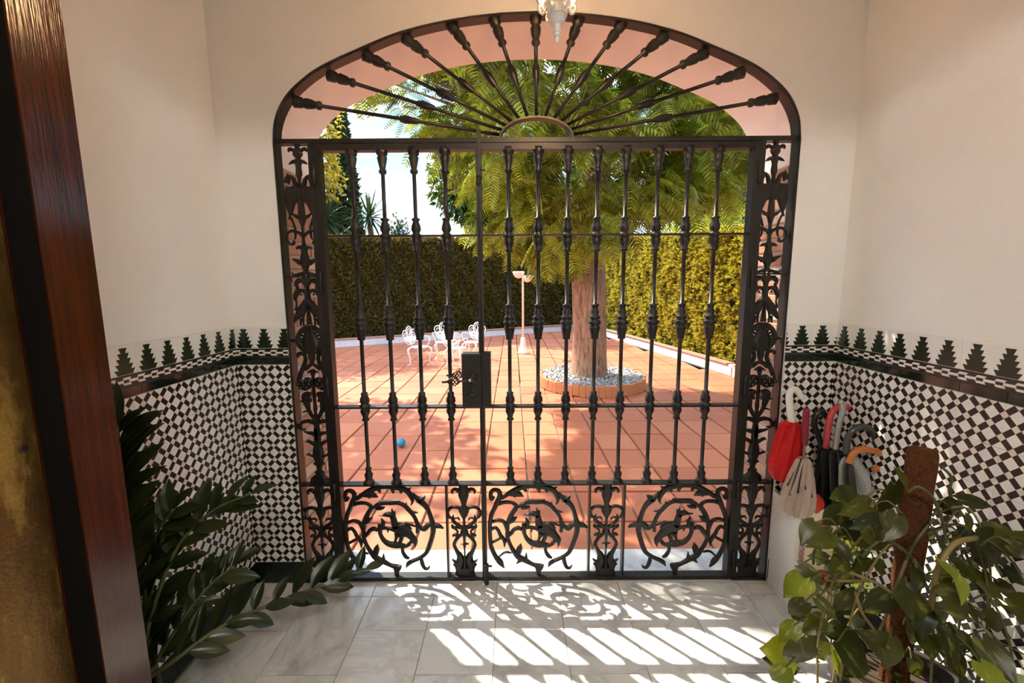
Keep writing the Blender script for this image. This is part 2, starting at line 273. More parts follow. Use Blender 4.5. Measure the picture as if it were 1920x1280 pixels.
ORN={"tall":[[[0.0,2.201,0.0284],[0.0,2.1956,0.036],[0.0,2.1848,0.0303],[0.0,2.1722,0.0209]],[[0.0,2.174,0.0228],[0.0,2.1614,0.038],[0.0,2.1433,0.0494],[0.0,2.1288,0.0305],[0.0,2.1197,0.0209]],[[0.0085,2.1559,0.0228],[0.023,2.1639,0.0171],[0.0341,2.1675,0.0171],[0.0403,2.1611,0.0133],[0.0389,2.1548,0.0076]],[[0.0015,2.1143,0.0286],[0.0137,2.1142,0.0171],[0.0294,2.1086,0.0152],[0.0435,2.1004,0.0038]],[[0.0,2.1216,0.0228],[0.0,2.1034,0.0343],[0.0,2.0924,0.0286],[0.0,2.0779,0.0286],[0.0,2.0614,0.0325],[0.0,2.0486,0.0287],[0.0,2.0339,0.0153],[0.0,1.997,0.0173]],[[0.017,1.9971,0.025],[0.0223,2.0156,0.023],[0.0286,2.0341,0.0192],[0.0399,2.0451,0.0172],[0.0513,2.0434,0.0211],[0.0582,2.0342,0.023],[0.0705,2.0196,0.0096]],[[0.0525,2.0599,0.0057],[0.0514,2.0452,0.0172]],[[0.0487,2.0342,0.0211],[0.0518,2.0121,0.0096]],[[0.0536,1.9989,0.025],[0.0579,1.9785,0.0288],[0.0596,1.9507,0.027],[0.0585,1.9228,0.027],[0.0563,1.8948,0.0213],[0.0537,1.8722,0.0136],[0.0637,1.8516,0.0039]],[[0.0383,1.9988,0.0422],[0.0401,1.9729,0.0577],[0.04,1.9469,0.054],[0.0441,1.9246,0.0386],[0.0482,1.9022,0.029],[0.0513,1.8797,0.0174]],[[0.0232,2.0024,0.0384],[0.016,1.9597,0.0347],[0.0203,1.9282,0.0212]],[[0.0527,1.8591,0.0116],[0.0433,1.8383,0.0116],[0.0341,1.8061,0.0117]],[[0.0,2.006,0.0288],[0.0,1.9689,0.0289],[0.0,1.9448,0.0212],[0.0,1.928,0.027],[0.0,1.9019,0.0329],[0.0,1.8756,0.0349],[0.0,1.8587,0.0291]],[[0.0,1.8625,0.0504],[0.0,1.8455,0.0349],[0.0,1.8267,0.0214],[0.0,1.8153,0.0097],[0.0,1.7793,0.0078]],[[0.0002,1.8569,0.0213],[0.024,1.8645,0.0174],[0.0404,1.8759,0.0116],[0.0506,1.8835,0.0116]],[[0.0055,1.7749,0.015],[0.0125,1.7855,0.0161],[0.0304,1.796,0.0161],[0.0521,1.8003,0.0139],[0.0696,1.791,0.0128],[0.0769,1.7733,0.0129],[0.0731,1.7502,0.0129],[0.0603,1.7375,0.0129],[0.0457,1.7427,0.015],[0.0487,1.7543,0.0107]],[[0.0365,1.7919,0.0128],[0.0372,1.7731,0.0107],[0.0426,1.7584,0.0064]],[[0.0,1.7812,0.015],[0.0,1.7518,0.0129],[0.0,1.7266,0.0258]],[[0.0075,1.7224,0.0237],[0.0268,1.7233,0.0151],[0.038,1.7169,0.0108]],[[0.0,1.7266,0.043],[0.0,1.7055,0.0323],[0.0,1.6844,0.041],[0.0,1.6674,0.0475],[0.0,1.6504,0.054],[0.0,1.6334,0.039],[0.0,1.6184,0.026],[0.0,1.5992,0.0369]],[[0.0218,1.6503,0.0281],[0.0404,1.6608,0.0194],[0.0529,1.6661,0.0108],[0.0591,1.6692,0.0086]],[[0.0062,1.6013,0.0239],[0.028,1.599,0.0152],[0.0502,1.5936,0.013],[0.0629,1.5967,0.0108],[0.0631,1.6074,0.0054]],[[0.0,1.5783,0.0999],[0.0,1.5654,0.0652],[0.0,1.5525,0.0413],[0.0,1.5374,0.0261],[0.0,1.5114,0.0262],[0.0,1.481,0.0328],[0.0,1.4592,0.0285],[0.0,1.4418,0.0099],[0.0,1.4199,0.0132],[0.0,1.3869,0.0242],[0.0,1.356,0.0309]],[[0.0049,1.5718,0.0261],[0.0271,1.5663,0.0196],[0.0449,1.5608,0.0239],[0.0505,1.5457,0.0196],[0.045,1.5328,0.0152],[0.0507,1.5154,0.0218],[0.0565,1.498,0.024],[0.0601,1.4806,0.0197],[0.0559,1.4654,0.0088],[0.0564,1.4458,0.0088],[0.0647,1.4238,0.0066]],[[0.0296,1.5069,0.0065],[0.0305,1.496,0.0098]],[[0.0081,1.5027,0.0131],[0.0179,1.5178,0.0174],[0.0352,1.5188,0.0196],[0.0516,1.5046,0.024],[0.0597,1.485,0.0197]],[[0.0083,1.4722,0.0262],[0.0238,1.4416,0.0394],[0.0365,1.4196,0.0483],[0.0537,1.3975,0.0308],[0.0675,1.3754,0.0154],[0.0698,1.3666,0.0044]],[[0.0242,1.4087,0.0154],[0.0281,1.3867,0.011],[0.0276,1.3514,0.0099]],[[0.0391,1.3866,0.0132],[0.0419,1.3513,0.0088]],[[0.0,1.3519,0.0511],[0.0,1.3247,0.0452],[0.0,1.3004,0.0664],[0.0,1.2638,0.1029],[0.0,1.2393,0.103],[0.0,1.2163,0.0577]],[[0.0058,1.3428,0.0241],[0.0246,1.3381,0.0241],[0.0473,1.3183,0.0241],[0.0618,1.2878,0.0272],[0.0564,1.2604,0.0333],[0.0356,1.236,0.0333],[0.0095,1.2208,0.0273]],[[0.0,1.3185,0.0136],[0.0,1.3397,0.0105]],[[0.0182,1.3048,0.0136],[0.0376,1.3259,0.0105]],[[0.0191,1.2926,0.0136],[0.0511,1.3076,0.0106]],[[0.0202,1.2783,0.0136],[0.0556,1.2894,0.0106]],[[0.0211,1.2667,0.0121],[0.057,1.2726,0.0106]],[[0.0565,1.2787,0.0363],[0.0777,1.277,0.0181],[0.0973,1.2784,0.0121]],[[0.0248,1.2192,0.0182],[0.0435,1.213,0.0197],[0.0618,1.2113,0.0197],[0.0687,1.202,0.0152],[0.0615,1.1959,0.0091]],[[0.0373,1.2145,0.0212],[0.0307,1.1899,0.0213],[0.0357,1.1652,0.0228],[0.0497,1.1341,0.0244],[0.0644,1.1029,0.0245],[0.0721,1.0748,0.023],[0.0655,1.0497,0.0215],[0.0452,1.0357,0.02],[0.0261,1.0437,0.0215],[0.0155,1.0626,0.0337]],[[0.016,1.0563,0.0276],[0.027,1.0719,0.049],[0.0444,1.0843,0.0245]],[[0.0,1.2179,0.0394],[0.0,1.184,0.0335],[0.0,1.1639,0.0152]],[[0.0011,1.1608,0.0183],[0.018,1.1498,0.0198],[0.0377,1.1311,0.0183]],[[0.0,1.1345,0.0214],[0.0,1.1158,0.029],[0.0,1.0971,0.0153],[0.0,1.0533,0.0153],[0.0,1.0045,0.0154]],[[0.0026,1.1205,0.0183],[0.0108,1.1244,0.0137],[0.0266,1.1172,0.0076]],[[0.0166,1.0009,0.0295],[0.0332,1.0083,0.0295],[0.0488,0.9981,0.0344],[0.045,0.983,0.0443],[0.0605,0.974,0.0148],[0.0731,0.9707,0.0062]],[[0.0202,0.9857,0.0394],[0.0405,0.978,0.0246]],[[0.0,1.0388,0.011],[0.0,1.0035,0.016],[0.0,0.963,0.016],[0.0,0.9325,0.021],[0.0,0.9121,0.0136],[0.0,0.8865,0.0297],[0.0,0.8608,0.0298],[0.0,0.835,0.0298],[0.0,0.7988,0.0274],[0.0,0.7755,0.0299]],[[0.0434,0.9729,0.0394],[0.0379,0.9475,0.0296],[0.0333,0.9272,0.0222],[0.0216,0.9017,0.021],[0.005,0.8762,0.0198]],[[0.0351,0.9195,0.0111],[0.0499,0.9207,0.0099],[0.0639,0.9147,0.0062]],[[0.0101,0.8582,0.0223],[0.0291,0.8683,0.0236],[0.0539,0.8682,0.0198],[0.0745,0.8591,0.0174],[0.0822,0.8397,0.0174],[0.0722,0.8256,0.0149],[0.0545,0.8283,0.0087]],[[0.0806,0.8449,0.0174],[0.097,0.8409,0.0075]],[[0.0097,0.7962,0.0174],[0.0289,0.8052,0.0187],[0.0485,0.8102,0.0149],[0.0642,0.8166,0.0062]],[[0.0,0.8333,0.0323],[0.0,0.7945,0.0374],[0.0,0.7555,0.0375],[0.0,0.7242,0.0526],[0.0,0.6875,0.0602],[0.0,0.6638,0.0503],[0.0,0.6506,0.0377]],[[0.0076,0.8022,0.0237],[0.0271,0.8072,0.0199],[0.0468,0.8097,0.0149],[0.0574,0.8187,0.0062]],[[0.0142,0.7463,0.0225],[0.031,0.7566,0.02],[0.0477,0.7656,0.015],[0.057,0.759,0.0062]],[[0.0188,0.6847,0.0176],[0.0361,0.6885,0.0151],[0.0505,0.6963,0.0125],[0.059,0.691,0.0063]],[[0.0,0.6519,0.0604],[0.0,0.6413,0.0604]],[[0.0,0.6413,0.0478],[0.0,0.6294,0.0327],[0.0,0.6135,0.0277],[0.0,0.6003,0.053],[0.0,0.5896,0.0454],[0.0,0.5763,0.0783],[0.0,0.5657,0.0961],[0.0,0.5416,0.1089]]],"small":[[[0.0,0.5307,0.0465],[0.0,0.4948,0.0509],[0.0,0.4723,0.0552],[0.0,0.4407,0.0383],[0.0,0.4181,0.0255]],[[0.0175,0.4902,0.0297],[0.0411,0.5035,0.0212],[0.0578,0.4944,0.017],[0.0554,0.4801,0.0093]],[[0.0,0.4181,0.0255],[0.0,0.3908,0.0554],[0.0,0.3634,0.0385],[0.0,0.3429,0.0171]],[[0.0105,0.393,0.0235],[0.0385,0.4065,0.0205],[0.0683,0.4017,0.0192],[0.0839,0.3766,0.0192],[0.0756,0.3516,0.018],[0.054,0.3439,0.0128]],[[0.0,0.3497,0.0128],[0.0,0.29,0.0215],[0.0,0.2716,0.043],[0.0,0.2485,0.0237],[0.0,0.2067,0.0138],[0.0,0.1506,0.0104],[0.0,0.0942,0.0139],[0.0,0.0706,0.0261]],[[0.0,0.202,0.0259],[0.0,0.1787,0.0095]],[[0.0008,0.2044,0.0129],[0.0223,0.201,0.0069]],[[0.0053,0.2877,0.0193],[0.0229,0.3037,0.0193],[0.0447,0.3174,0.0206],[0.058,0.3356,0.0193],[0.0545,0.3631,0.0068]],[[0.0539,0.3425,0.0128],[0.0327,0.3472,0.012],[0.0229,0.3336,0.0077]],[[0.0074,0.2854,0.015],[0.0355,0.2944,0.0163],[0.057,0.2943,0.0206],[0.0626,0.3104,0.0086]],[[0.0026,0.2693,0.0258],[0.0214,0.2483,0.0194],[0.0423,0.225,0.0194],[0.0537,0.1971,0.0194],[0.0429,0.1644,0.0216],[0.027,0.1364,0.0347],[0.0219,0.1082,0.0456],[0.0298,0.0799,0.0413],[0.0379,0.0585,0.0348]],[[0.0279,0.2483,0.0129],[0.0474,0.2537,0.0194],[0.0609,0.2458,0.0108]],[[0.0426,0.2343,0.0129],[0.0349,0.2714,0.012],[0.0482,0.2851,0.012]],[[0.0388,0.0893,0.0304],[0.0676,0.115,0.0052]],[[0.0427,0.0751,0.0261],[0.0626,0.0868,0.0065]],[[0.0,0.0682,0.1044],[0.0,0.0516,0.1001],[0.0,0.0326,0.1046],[0.0,0.016,0.1309],[0.0,-0.0055,0.1616]]],"roundel":[[[-0.216,0.4623,0.0142],[-0.229,0.4459,0.0156],[-0.2323,0.4714,0.017],[-0.2256,0.4924,0.0175],[-0.2071,0.4998,0.0175],[-0.1903,0.4907,0.0203],[-0.1848,0.4682,0.0204],[-0.1965,0.4351,0.0227],[-0.2111,0.4019,0.0199],[-0.2286,0.3626,0.0185],[-0.2372,0.3199,0.0177],[-0.2389,0.2739,0.0172]],[[-0.2389,0.2757,0.0172],[-0.2363,0.2077,0.0173],[-0.2282,0.1704,0.0187],[-0.2113,0.1297,0.0208],[-0.1885,0.0982,0.0275],[-0.1657,0.0634,0.0044]],[[-0.1765,0.4531,0.017],[-0.1367,0.4799,0.0212],[-0.0998,0.5006,0.024],[-0.0602,0.5168,0.024],[-0.0179,0.5211,0.024],[0.0244,0.5163,0.024],[0.0611,0.5086,0.024],[0.0894,0.4935,0.0254],[0.1066,0.4634,0.0204],[0.1125,0.4393,0.0142],[0.1041,0.4182,0.0043]],[[-0.1339,0.4709,0.017],[-0.1112,0.4797,0.0254],[-0.0886,0.4751,0.0269],[-0.0632,0.4629,0.0042]],[[-0.0631,0.5064,0.0169],[-0.049,0.4898,0.0099]],[[0.0131,0.5089,0.0226],[0.0166,0.485,0.0099]],[[0.0527,0.4967,0.0169],[0.0584,0.4832,0.0057]],[[0.0894,0.501,0.0155],[0.109,0.5143,0.0042]],[[-0.1169,0.4708,0.017],[-0.1043,0.4572,0.0042]],[[0.1121,0.4814,0.0141],[0.135,0.4572,0.0212],[0.1521,0.4451,0.034],[0.1773,0.466,0.0085]],[[0.1464,0.4451,0.0283],[0.1751,0.4178,0.0241],[0.1925,0.3874,0.0199],[0.2044,0.3478,0.0199],[0.2135,0.308,0.0243],[0.2141,0.2681,0.0215]],[[0.2141,0.273,0.0215],[0.2087,0.2453,0.0206],[0.2005,0.2175,0.0201],[0.1866,0.1773,0.0202],[0.1697,0.1462,0.0179],[0.1353,0.1214,0.0179],[0.0979,0.1043,0.0188],[0.0777,0.0903,0.0188],[0.0663,0.0699,0.0043]],[[0.2164,0.3049,0.0257],[0.2451,0.3017,0.0214],[0.2681,0.2893,0.0071]],[[0.2106,0.3172,0.0171],[0.1907,0.3082,0.0214],[0.1681,0.2868,0.0257],[0.148,0.2977,0.0172],[0.1363,0.3177,0.0114]],[[-0.191,0.42,0.0142],[-0.1739,0.4289,0.017],[-0.1512,0.4318,0.017],[-0.1228,0.4286,0.0156],[-0.1031,0.4134,0.0185],[-0.1046,0.3952,0.0205],[-0.1189,0.3741,0.0205],[-0.1348,0.3437,0.0205],[-0.1458,0.3102,0.0177],[-0.1482,0.2703,0.0172]],[[-0.1481,0.2721,0.0172],[-0.147,0.232,0.0178],[-0.1329,0.1916,0.0178],[-0.113,0.1541,0.0216],[-0.09,0.1258,0.0274],[-0.0554,0.1068,0.0246],[-0.0178,0.0846,0.0188],[0.017,0.0734,0.0261]],[[-0.0889,0.4042,0.0142],[-0.0661,0.4223,0.0176],[-0.0321,0.4281,0.0147],[0.002,0.4279,0.0147],[0.036,0.4307,0.0176],[0.0672,0.4184,0.0199],[0.093,0.391,0.0199],[0.1131,0.3636,0.0177],[0.1276,0.333,0.0171],[0.1336,0.2993,0.0166],[0.1311,0.2655,0.0143]],[[-0.0604,0.4313,0.0142],[-0.0434,0.4372,0.0156],[-0.0094,0.4385,0.0142],[0.0473,0.4457,0.0042]],[[0.0758,0.4123,0.0142],[0.0813,0.4319,0.0043]],[[0.1101,0.3788,0.0171],[0.14,0.3771,0.0034]],[[-0.0775,0.4011,0.017],[-0.0491,0.4025,0.0176],[-0.0307,0.4084,0.0043]],[[-0.1406,0.3193,0.0171],[-0.1206,0.3345,0.0257],[-0.0962,0.3511,0.0043]],[[-0.2263,0.3229,0.0143],[-0.1976,0.3349,0.0148],[-0.1691,0.3256,0.0177],[-0.1551,0.298,0.0177],[-0.1496,0.2703,0.0143]],[[-0.2296,0.283,0.0143],[-0.2095,0.2921,0.0149],[-0.1925,0.2705,0.0158]],[[-0.1926,0.2693,0.0158],[-0.1856,0.2508,0.0172],[-0.1728,0.2321,0.0187],[-0.1638,0.2104,0.0158],[-0.1641,0.184,0.0058]],[[-0.2306,0.2077,0.0115],[-0.2103,0.2184,0.0129],[-0.1757,0.2383,0.0115]],[[-0.1498,0.2413,0.0172],[-0.1267,0.2612,0.0186],[-0.1123,0.2811,0.0177],[-0.0894,0.2887,0.0206],[-0.0737,0.2763,0.0086]],[[-0.065,0.3189,0.0114],[-0.0636,0.2974,0.0177],[-0.0608,0.2697,0.0178]],[[-0.0637,0.2716,0.0178],[-0.058,0.25,0.0178],[-0.0437,0.2236,0.0215],[-0.0178,0.2033,0.0273],[0.0138,0.1969,0.0331],[0.0426,0.1952,0.0273],[0.0714,0.1919,0.0178],[0.0943,0.2027,0.0115]],[[0.0512,0.1905,0.0144],[0.0514,0.1594,0.015],[0.0659,0.1312,0.0179],[0.0848,0.1201,0.0087]],[[-0.0928,0.1446,0.0231],[-0.0841,0.1758,0.0245],[-0.0782,0.2006,0.0058]],[[-0.0525,0.1099,0.0202],[-0.049,0.1506,0.0035]],[[-0.0785,0.1101,0.0231],[-0.1018,0.0882,0.0035]],[[0.017,0.0812,0.0434],[0.017,0.0623,0.0333],[0.0142,0.0434,0.0209],[0.0171,0.018,0.018],[0.0375,0.0068,0.0116],[0.0783,0.0024,0.0044]],[[0.1468,0.126,0.0144],[0.15,0.0962,0.0179],[0.162,0.0662,0.0151],[0.1794,0.0629,0.0122],[0.1914,0.0786,0.0035]],[[-0.194,0.1264,0.0072],[-0.1678,0.1498,0.0101],[-0.1476,0.1543,0.011],[-0.1275,0.1473,0.0043]],[[-0.0639,0.364,0.0052],[-0.0427,0.3639,0.0099],[-0.0216,0.3675,0.0235],[-0.0028,0.3649,0.0258],[0.009,0.3523,0.0259]],[[0.0089,0.3698,0.0141],[0.0042,0.4012,0.0047]],[[0.016,0.3648,0.0129],[0.0187,0.3873,0.007]],[[0.0042,0.3623,0.0258],[0.0113,0.3397,0.027],[0.0161,0.3144,0.0306],[0.0256,0.2942,0.0448]],[[-0.0004,0.2918,0.0259],[0.0256,0.2891,0.0543],[0.0492,0.2839,0.0566],[0.0729,0.2685,0.0496],[0.0967,0.2455,0.0331],[0.1134,0.2225,0.0296],[0.1183,0.202,0.0166],[0.115,0.1789,0.0024]],[[0.0397,0.3042,0.0189],[0.068,0.3066,0.0224],[0.0916,0.2912,0.017],[0.1046,0.2874,0.0035]],[[0.0702,0.3217,0.0094],[0.1009,0.3102,0.0123],[0.1281,0.2986,0.0035]],[[-0.0003,0.2867,0.0189],[-0.0263,0.2932,0.0153],[-0.0475,0.2921,0.0177],[-0.057,0.2972,0.0141]],[[-0.0475,0.2971,0.0165],[-0.0439,0.3249,0.0165],[-0.0533,0.3464,0.0047]],[[-0.0428,0.3148,0.0141],[-0.0286,0.3298,0.0035]],[[-0.0216,0.2843,0.0118],[-0.0204,0.2666,0.0035]],[[0.0446,0.2585,0.0284],[0.0471,0.2356,0.0201],[0.0389,0.2127,0.0154],[0.0306,0.1897,0.0131]],[[0.0257,0.2587,0.0236],[0.0187,0.2307,0.013],[0.0092,0.2052,0.0107]],[[0.1063,0.2225,0.0142],[0.0851,0.2022,0.0154],[0.0686,0.1908,0.0071]]]}
PTS={"zz":[[[-1.4153,-0.78,0.1729],[-1.3249,-0.7,0.2278],[-1.2294,-0.58,0.2562],[-1.1007,-0.44,0.2421],[-0.9527,-0.32,0.2308],[-0.8084,-0.22,0.2334]],[[-1.4418,-0.76,0.1727],[-1.4079,-0.68,0.3906],[-1.3451,-0.62,0.5975],[-1.2414,-0.57,0.7139],[-1.1054,-0.54,0.7713]],[[-1.4196,-0.8,0.2146],[-1.397,-0.78,0.5709],[-1.3803,-0.76,0.8397],[-1.3886,-0.74,0.9947],[-1.3945,-0.73,1.0989]],[[-1.5598,-0.7,0.1103],[-1.4833,-0.66,0.459],[-1.4178,-0.62,0.6397],[-1.354,-0.6,0.7417]],[[-1.5847,-0.66,0.0458],[-1.526,-0.7,0.5107],[-1.4757,-0.72,0.8184],[-1.4233,-0.72,1.0139]],[[-1.4497,-0.72,0.1307],[-1.3985,-0.6,0.2566],[-1.3362,-0.5,0.3572],[-1.2631,-0.44,0.4071]]],"vines":[[[1.043,-0.95,0.5255],[1.0743,-0.95,0.5592],[1.0622,-0.97,0.6642],[1.0661,-0.97,0.75],[1.1214,-0.95,0.8156],[1.2167,-0.92,0.8174]],[[0.9418,-0.9,0.6665],[0.8164,-0.9,0.6729],[0.8292,-0.92,0.7099],[0.8722,-0.93,0.7114],[0.9701,-0.94,0.6631],[1.0757,-0.95,0.5479]],[[1.0317,-0.88,0.5752],[1.0601,-0.88,0.6969],[1.0921,-0.87,0.7698],[1.1504,-0.86,0.8425]],[[0.8452,-0.8,0.6537],[0.8465,-0.8,0.7022],[0.9028,-0.8,0.7559],[0.964,-0.8,0.809],[1.0614,-0.8,0.8261]],[[0.9476,-0.86,0.7182],[0.9853,-0.86,0.764],[1.0178,-0.87,0.7759],[1.0771,-0.88,0.731],[1.1396,-0.88,0.6504]],[[1.0616,-0.86,0.9268],[1.081,-0.87,0.9482],[1.1324,-0.87,0.9094],[1.1676,-0.87,0.837],[1.1869,-0.87,0.7692]],[[0.9037,-0.9,0.6324],[0.914,-0.92,0.5798],[0.953,-0.93,0.5252],[0.9949,-0.93,0.4731]],[[0.9681,-0.92,0.5105],[1.006,-0.9,0.5568],[1.0186,-0.9,0.6318],[1.0627,-0.88,0.7197]],[[1.2184,-0.8,0.9759],[1.2608,-0.79,0.9366],[1.2621,-0.79,0.8841],[1.3278,-0.78,0.8013]],[[1.2762,-0.84,0.7261],[1.2954,-0.86,0.6696],[1.3297,-0.88,0.6144],[1.3735,-0.9,0.5605]]],"pothos":[[[0.7608,-0.9046,0.8542],[0.7047,-0.9339,0.8077],0.9,0.45],[[0.7825,-0.939,0.8426],[0.6977,-0.9844,0.8353],0.7,0.3],[[0.7094,-0.928,0.7384],[0.7587,-0.9718,0.7131],0.7,0.35],[[0.8312,-0.7858,0.6005],[0.7643,-0.7931,0.5253],0.9,0.9],[[0.7138,-0.9687,0.7191],[0.6775,-0.9906,0.6881],0.8,0.8],[[0.6741,-1.0102,0.688],[0.6449,-0.9892,0.623],0.8,0.35],[[0.712,-0.9238,0.6182],[0.7568,-0.9135,0.535],0.8,0.35],[[0.7048,-0.9388,0.5572],[0.6524,-0.9547,0.5151],0.95,0.75],[[0.8121,-0.8326,0.4582],[0.8088,-0.82,0.3968],0.7,0.6],[[0.7435,-0.8859,0.4031],[0.6274,-0.9292,0.4686],0.9,1.0],[[0.6565,-0.9831,0.4633],[0.6325,-0.9659,0.3891],0.9,1.0],[[0.6804,-0.9894,0.5469],[0.7288,-0.9705,0.4163],0.8,0.3],[[0.8227,-0.9535,0.5187],[0.9699,-0.9336,0.389],0.75,0.2],[[0.9167,-0.8304,0.3742],[0.916,-0.8701,0.3064],0.5,0.7],[[1.0526,-0.8219,0.9302],[1.0583,-0.8091,0.7843],0.85,0.45],[[0.8912,-0.9765,0.9163],[0.868,-1.0163,0.9048],0.7,0.4],[[0.9708,-0.8379,0.8708],[0.8601,-0.8848,0.875],0.7,0.4],[[0.9627,-0.8878,0.8542],[0.8724,-0.9121,0.8472],0.7,0.3],[[0.9499,-0.821,0.7862],[0.8666,-0.8662,0.7914],0.8,0.3],[[0.8116,-0.9181,0.8023],[0.838,-0.9655,0.7746],0.8,0.15],[[0.8541,-0.9587,0.8596],[0.9209,-0.9527,0.8291],0.8,0.2],[[1.0131,-0.9022,0.6164],[0.9427,-0.8855,0.5685],0.95,0.25],[[1.1801,-0.8591,0.5275],[1.2844,-0.8344,0.4196],0.9,0.3],[[1.1073,-0.8903,0.3992],[1.1406,-0.9085,0.3385],0.9,0.3],[[1.1555,-0.8307,0.2582],[1.0937,-0.8549,0.3151],0.9,0.55],[[1.1946,-0.8476,0.8804],[1.2717,-0.8424,0.8202],0.8,0.35],[[1.1514,-0.9437,0.896],[1.1833,-0.9522,0.8484],0.8,0.3],[[1.2342,-0.8432,0.8947],[1.3441,-0.8517,0.876],0.45,0.2],[[1.223,-0.9209,0.8017],[1.3802,-0.8955,0.689],0.8,0.15],[[1.0321,-1.025,0.7081],[1.201,-0.9968,0.6582],0.6,0.1],[[1.2678,-0.98,0.5292],[1.2718,-1.0175,0.5424],0.7,0.8],[[1.3976,-0.8336,0.3365],[1.3997,-0.8666,0.3437],0.7,0.8],[[0.8905,-0.8532,0.6437],[0.8442,-0.8695,0.6092],0.8,0.2],[[0.9624,-0.8318,0.5792],[0.9245,-0.8056,0.4843],0.8,0.12],[[0.9967,-0.8162,0.6881],[0.9287,-0.8626,0.6737],0.8,0.15],[[1.0599,-0.8193,0.9799],[1.0616,-0.8498,0.9605],0.8,0.5],[[0.9648,-1.0159,0.6753],[0.8741,-1.0613,0.7478],0.7,0.5],[[1.0751,-0.8989,0.5145],[1.1278,-0.8973,0.4417],0.7,0.15],[[1.1907,-0.9349,0.5225],[1.2286,-0.967,0.4837],0.8,0.1],[[1.266,-0.8516,0.3859],[1.3,-0.8815,0.3159],0.8,0.25],[[0.7223,-0.9894,0.6817],[0.7442,-1.0282,0.6607],0.7,0.1],[[0.8699,-0.8373,0.462],[0.9028,-0.883,0.4538],0.8,0.12],[[0.8309,-0.8482,0.441],[0.8872,-0.8455,0.3321],0.7,0.12],[[0.9481,-0.9522,0.494],[0.8635,-0.9956,0.5786],0.7,0.1],[[1.3902,-0.848,0.625],[1.3978,-0.8919,0.6002],0.8,0.1],[[1.2548,-0.939,0.5825],[1.3375,-0.934,0.5437],0.8,0.12],[[0.997,-0.8434,0.6831],[1.0721,-0.8276,0.6176],0.7,0.1],[[1.3629,-0.7956,0.672],[1.3464,-0.7775,0.5977],0.7,0.1],[[0.8476,-0.9178,0.747],[0.7705,-0.9676,0.75],0.7,0.3],[[1.1722,-0.8123,0.6361],[1.169,-0.7862,0.5801],0.5,0.1]],"umb":{"red":[[[1.191,-0.12,0.8946],[1.1744,-0.12,0.977],[1.1678,-0.12,1.0281],[1.1803,-0.12,1.0559],[1.2059,-0.12,1.0456],[1.2285,-0.12,1.0124]],[1.1881,-0.12,0.8998],[1.166,-0.12,0.61],[0.03,0.075]],"maroon":[[[1.2104,-0.19,0.8223],[1.2053,-0.19,0.9103],[1.2039,-0.19,0.9824]],[1.2114,-0.19,0.7538],[1.2012,-0.19,0.5257],[0.02,0.08]],"black":[[[1.3772,-0.09,0.7296],[1.3407,-0.09,0.8231],[1.3182,-0.09,0.876],[1.3218,-0.09,0.9205],[1.3482,-0.09,0.936],[1.3789,-0.09,0.9045]],[1.3768,-0.09,0.7617],[1.3931,-0.09,0.4706],[0.025,0.045]],"pink":[[[1.3599,-0.12,0.7684],[1.3627,-0.12,0.8728],[1.3737,-0.12,0.9425],[1.4085,-0.12,0.9679],[1.4584,-0.12,0.9651],[1.5033,-0.12,0.9391],[1.5294,-0.12,0.8796]],[1.3704,-0.12,0.763],[1.4166,-0.12,0.4867],[0.025,0.05]],"silver":[[[1.3437,-0.2,0.7951],[1.348,-0.2,0.9004],[1.36,-0.2,0.9746],[1.3545,-0.2,1.0066],[1.3414,-0.2,1.0189]],[1.3468,-0.2,0.7875],[1.4083,-0.2,0.5299],[0.022,0.05]],"smoky":[[[1.3379,-0.27,0.8036],[1.34,-0.27,0.8764],[1.3682,-0.27,0.9171],[1.4091,-0.27,0.9241],[1.4491,-0.27,0.895],[1.4732,-0.27,0.8223]],[1.3445,-0.27,0.7841],[1.488,-0.24,0.5382],[0.02,0.105]],"orange":[[[1.3238,-0.31,0.7771],[1.3377,-0.31,0.8201],[1.3699,-0.31,0.8389],[1.409,-0.31,0.8339],[1.4465,-0.31,0.8242],[1.4701,-0.31,0.7954],[1.4584,-0.31,0.7571],[1.4297,-0.31,0.7476]],[1.3219,-0.31,0.7723],[1.3765,-0.28,0.5733],[0.015,0.028]]}}
# ---------------------------------------------------------------- the porch: walls, floor, ceiling
LX, RX, PB, CEIL = -1.46, 1.455, -1.15, 2.98
HALF = [(0, 2.727), (0.179, 2.72), (0.39, 2.695), (0.603, 2.649), (0.771, 2.589), (0.965, 2.508), (1.078, 2.433), (1.143, 2.366), (1.186, 2.28), (1.2, 2.19)]
hc = [(p[0], p[1]) for p in catmull(HALF, 4)]
ARCH = [(-x, z) for x, z in hc[::-1]] + hc[1:]                           # springing to springing, left to right
def S(name, mb, mats, parent=None, **k): return tag(mb.build(name, mats, parent, **k), kind='structure' if parent is None else None)
w = MB(); G = 0.004; WD = 0.42
oA = [(x * (1 + G / 1.2), z + G) for x, z in ARCH]; x1 = oA[-1][0]; z0 = oA[0][1]
for y, fl in ((0.0, 0), (WD, 1)):
    for q in ([(-4, -0.2), (-x1, -0.2), (-x1, z0), (-x1, 4.2), (-4, 4.2)], [(x1, -0.2), (4, -0.2), (4, 4.2), (x1, 4.2), (x1, z0)]):
        w.add([(x, y, z) for x, z in q], [tuple(range(5)) if not fl else tuple(range(4, -1, -1))])
    for a, b in zip(oA[:-1], oA[1:]):
        q = [(a[0], y, a[1]), (b[0], y, b[1]), (b[0], y, 4.2), (a[0], y, 4.2)]; w.add(q, [(0, 1, 2, 3) if not fl else (3, 2, 1, 0)])
for a, b in zip(oA[:-1], oA[1:]): w.add([(a[0], 0, a[1]), (a[0], WD, a[1]), (b[0], WD, b[1]), (b[0], 0, b[1])], [(0, 1, 2, 3)], 1)
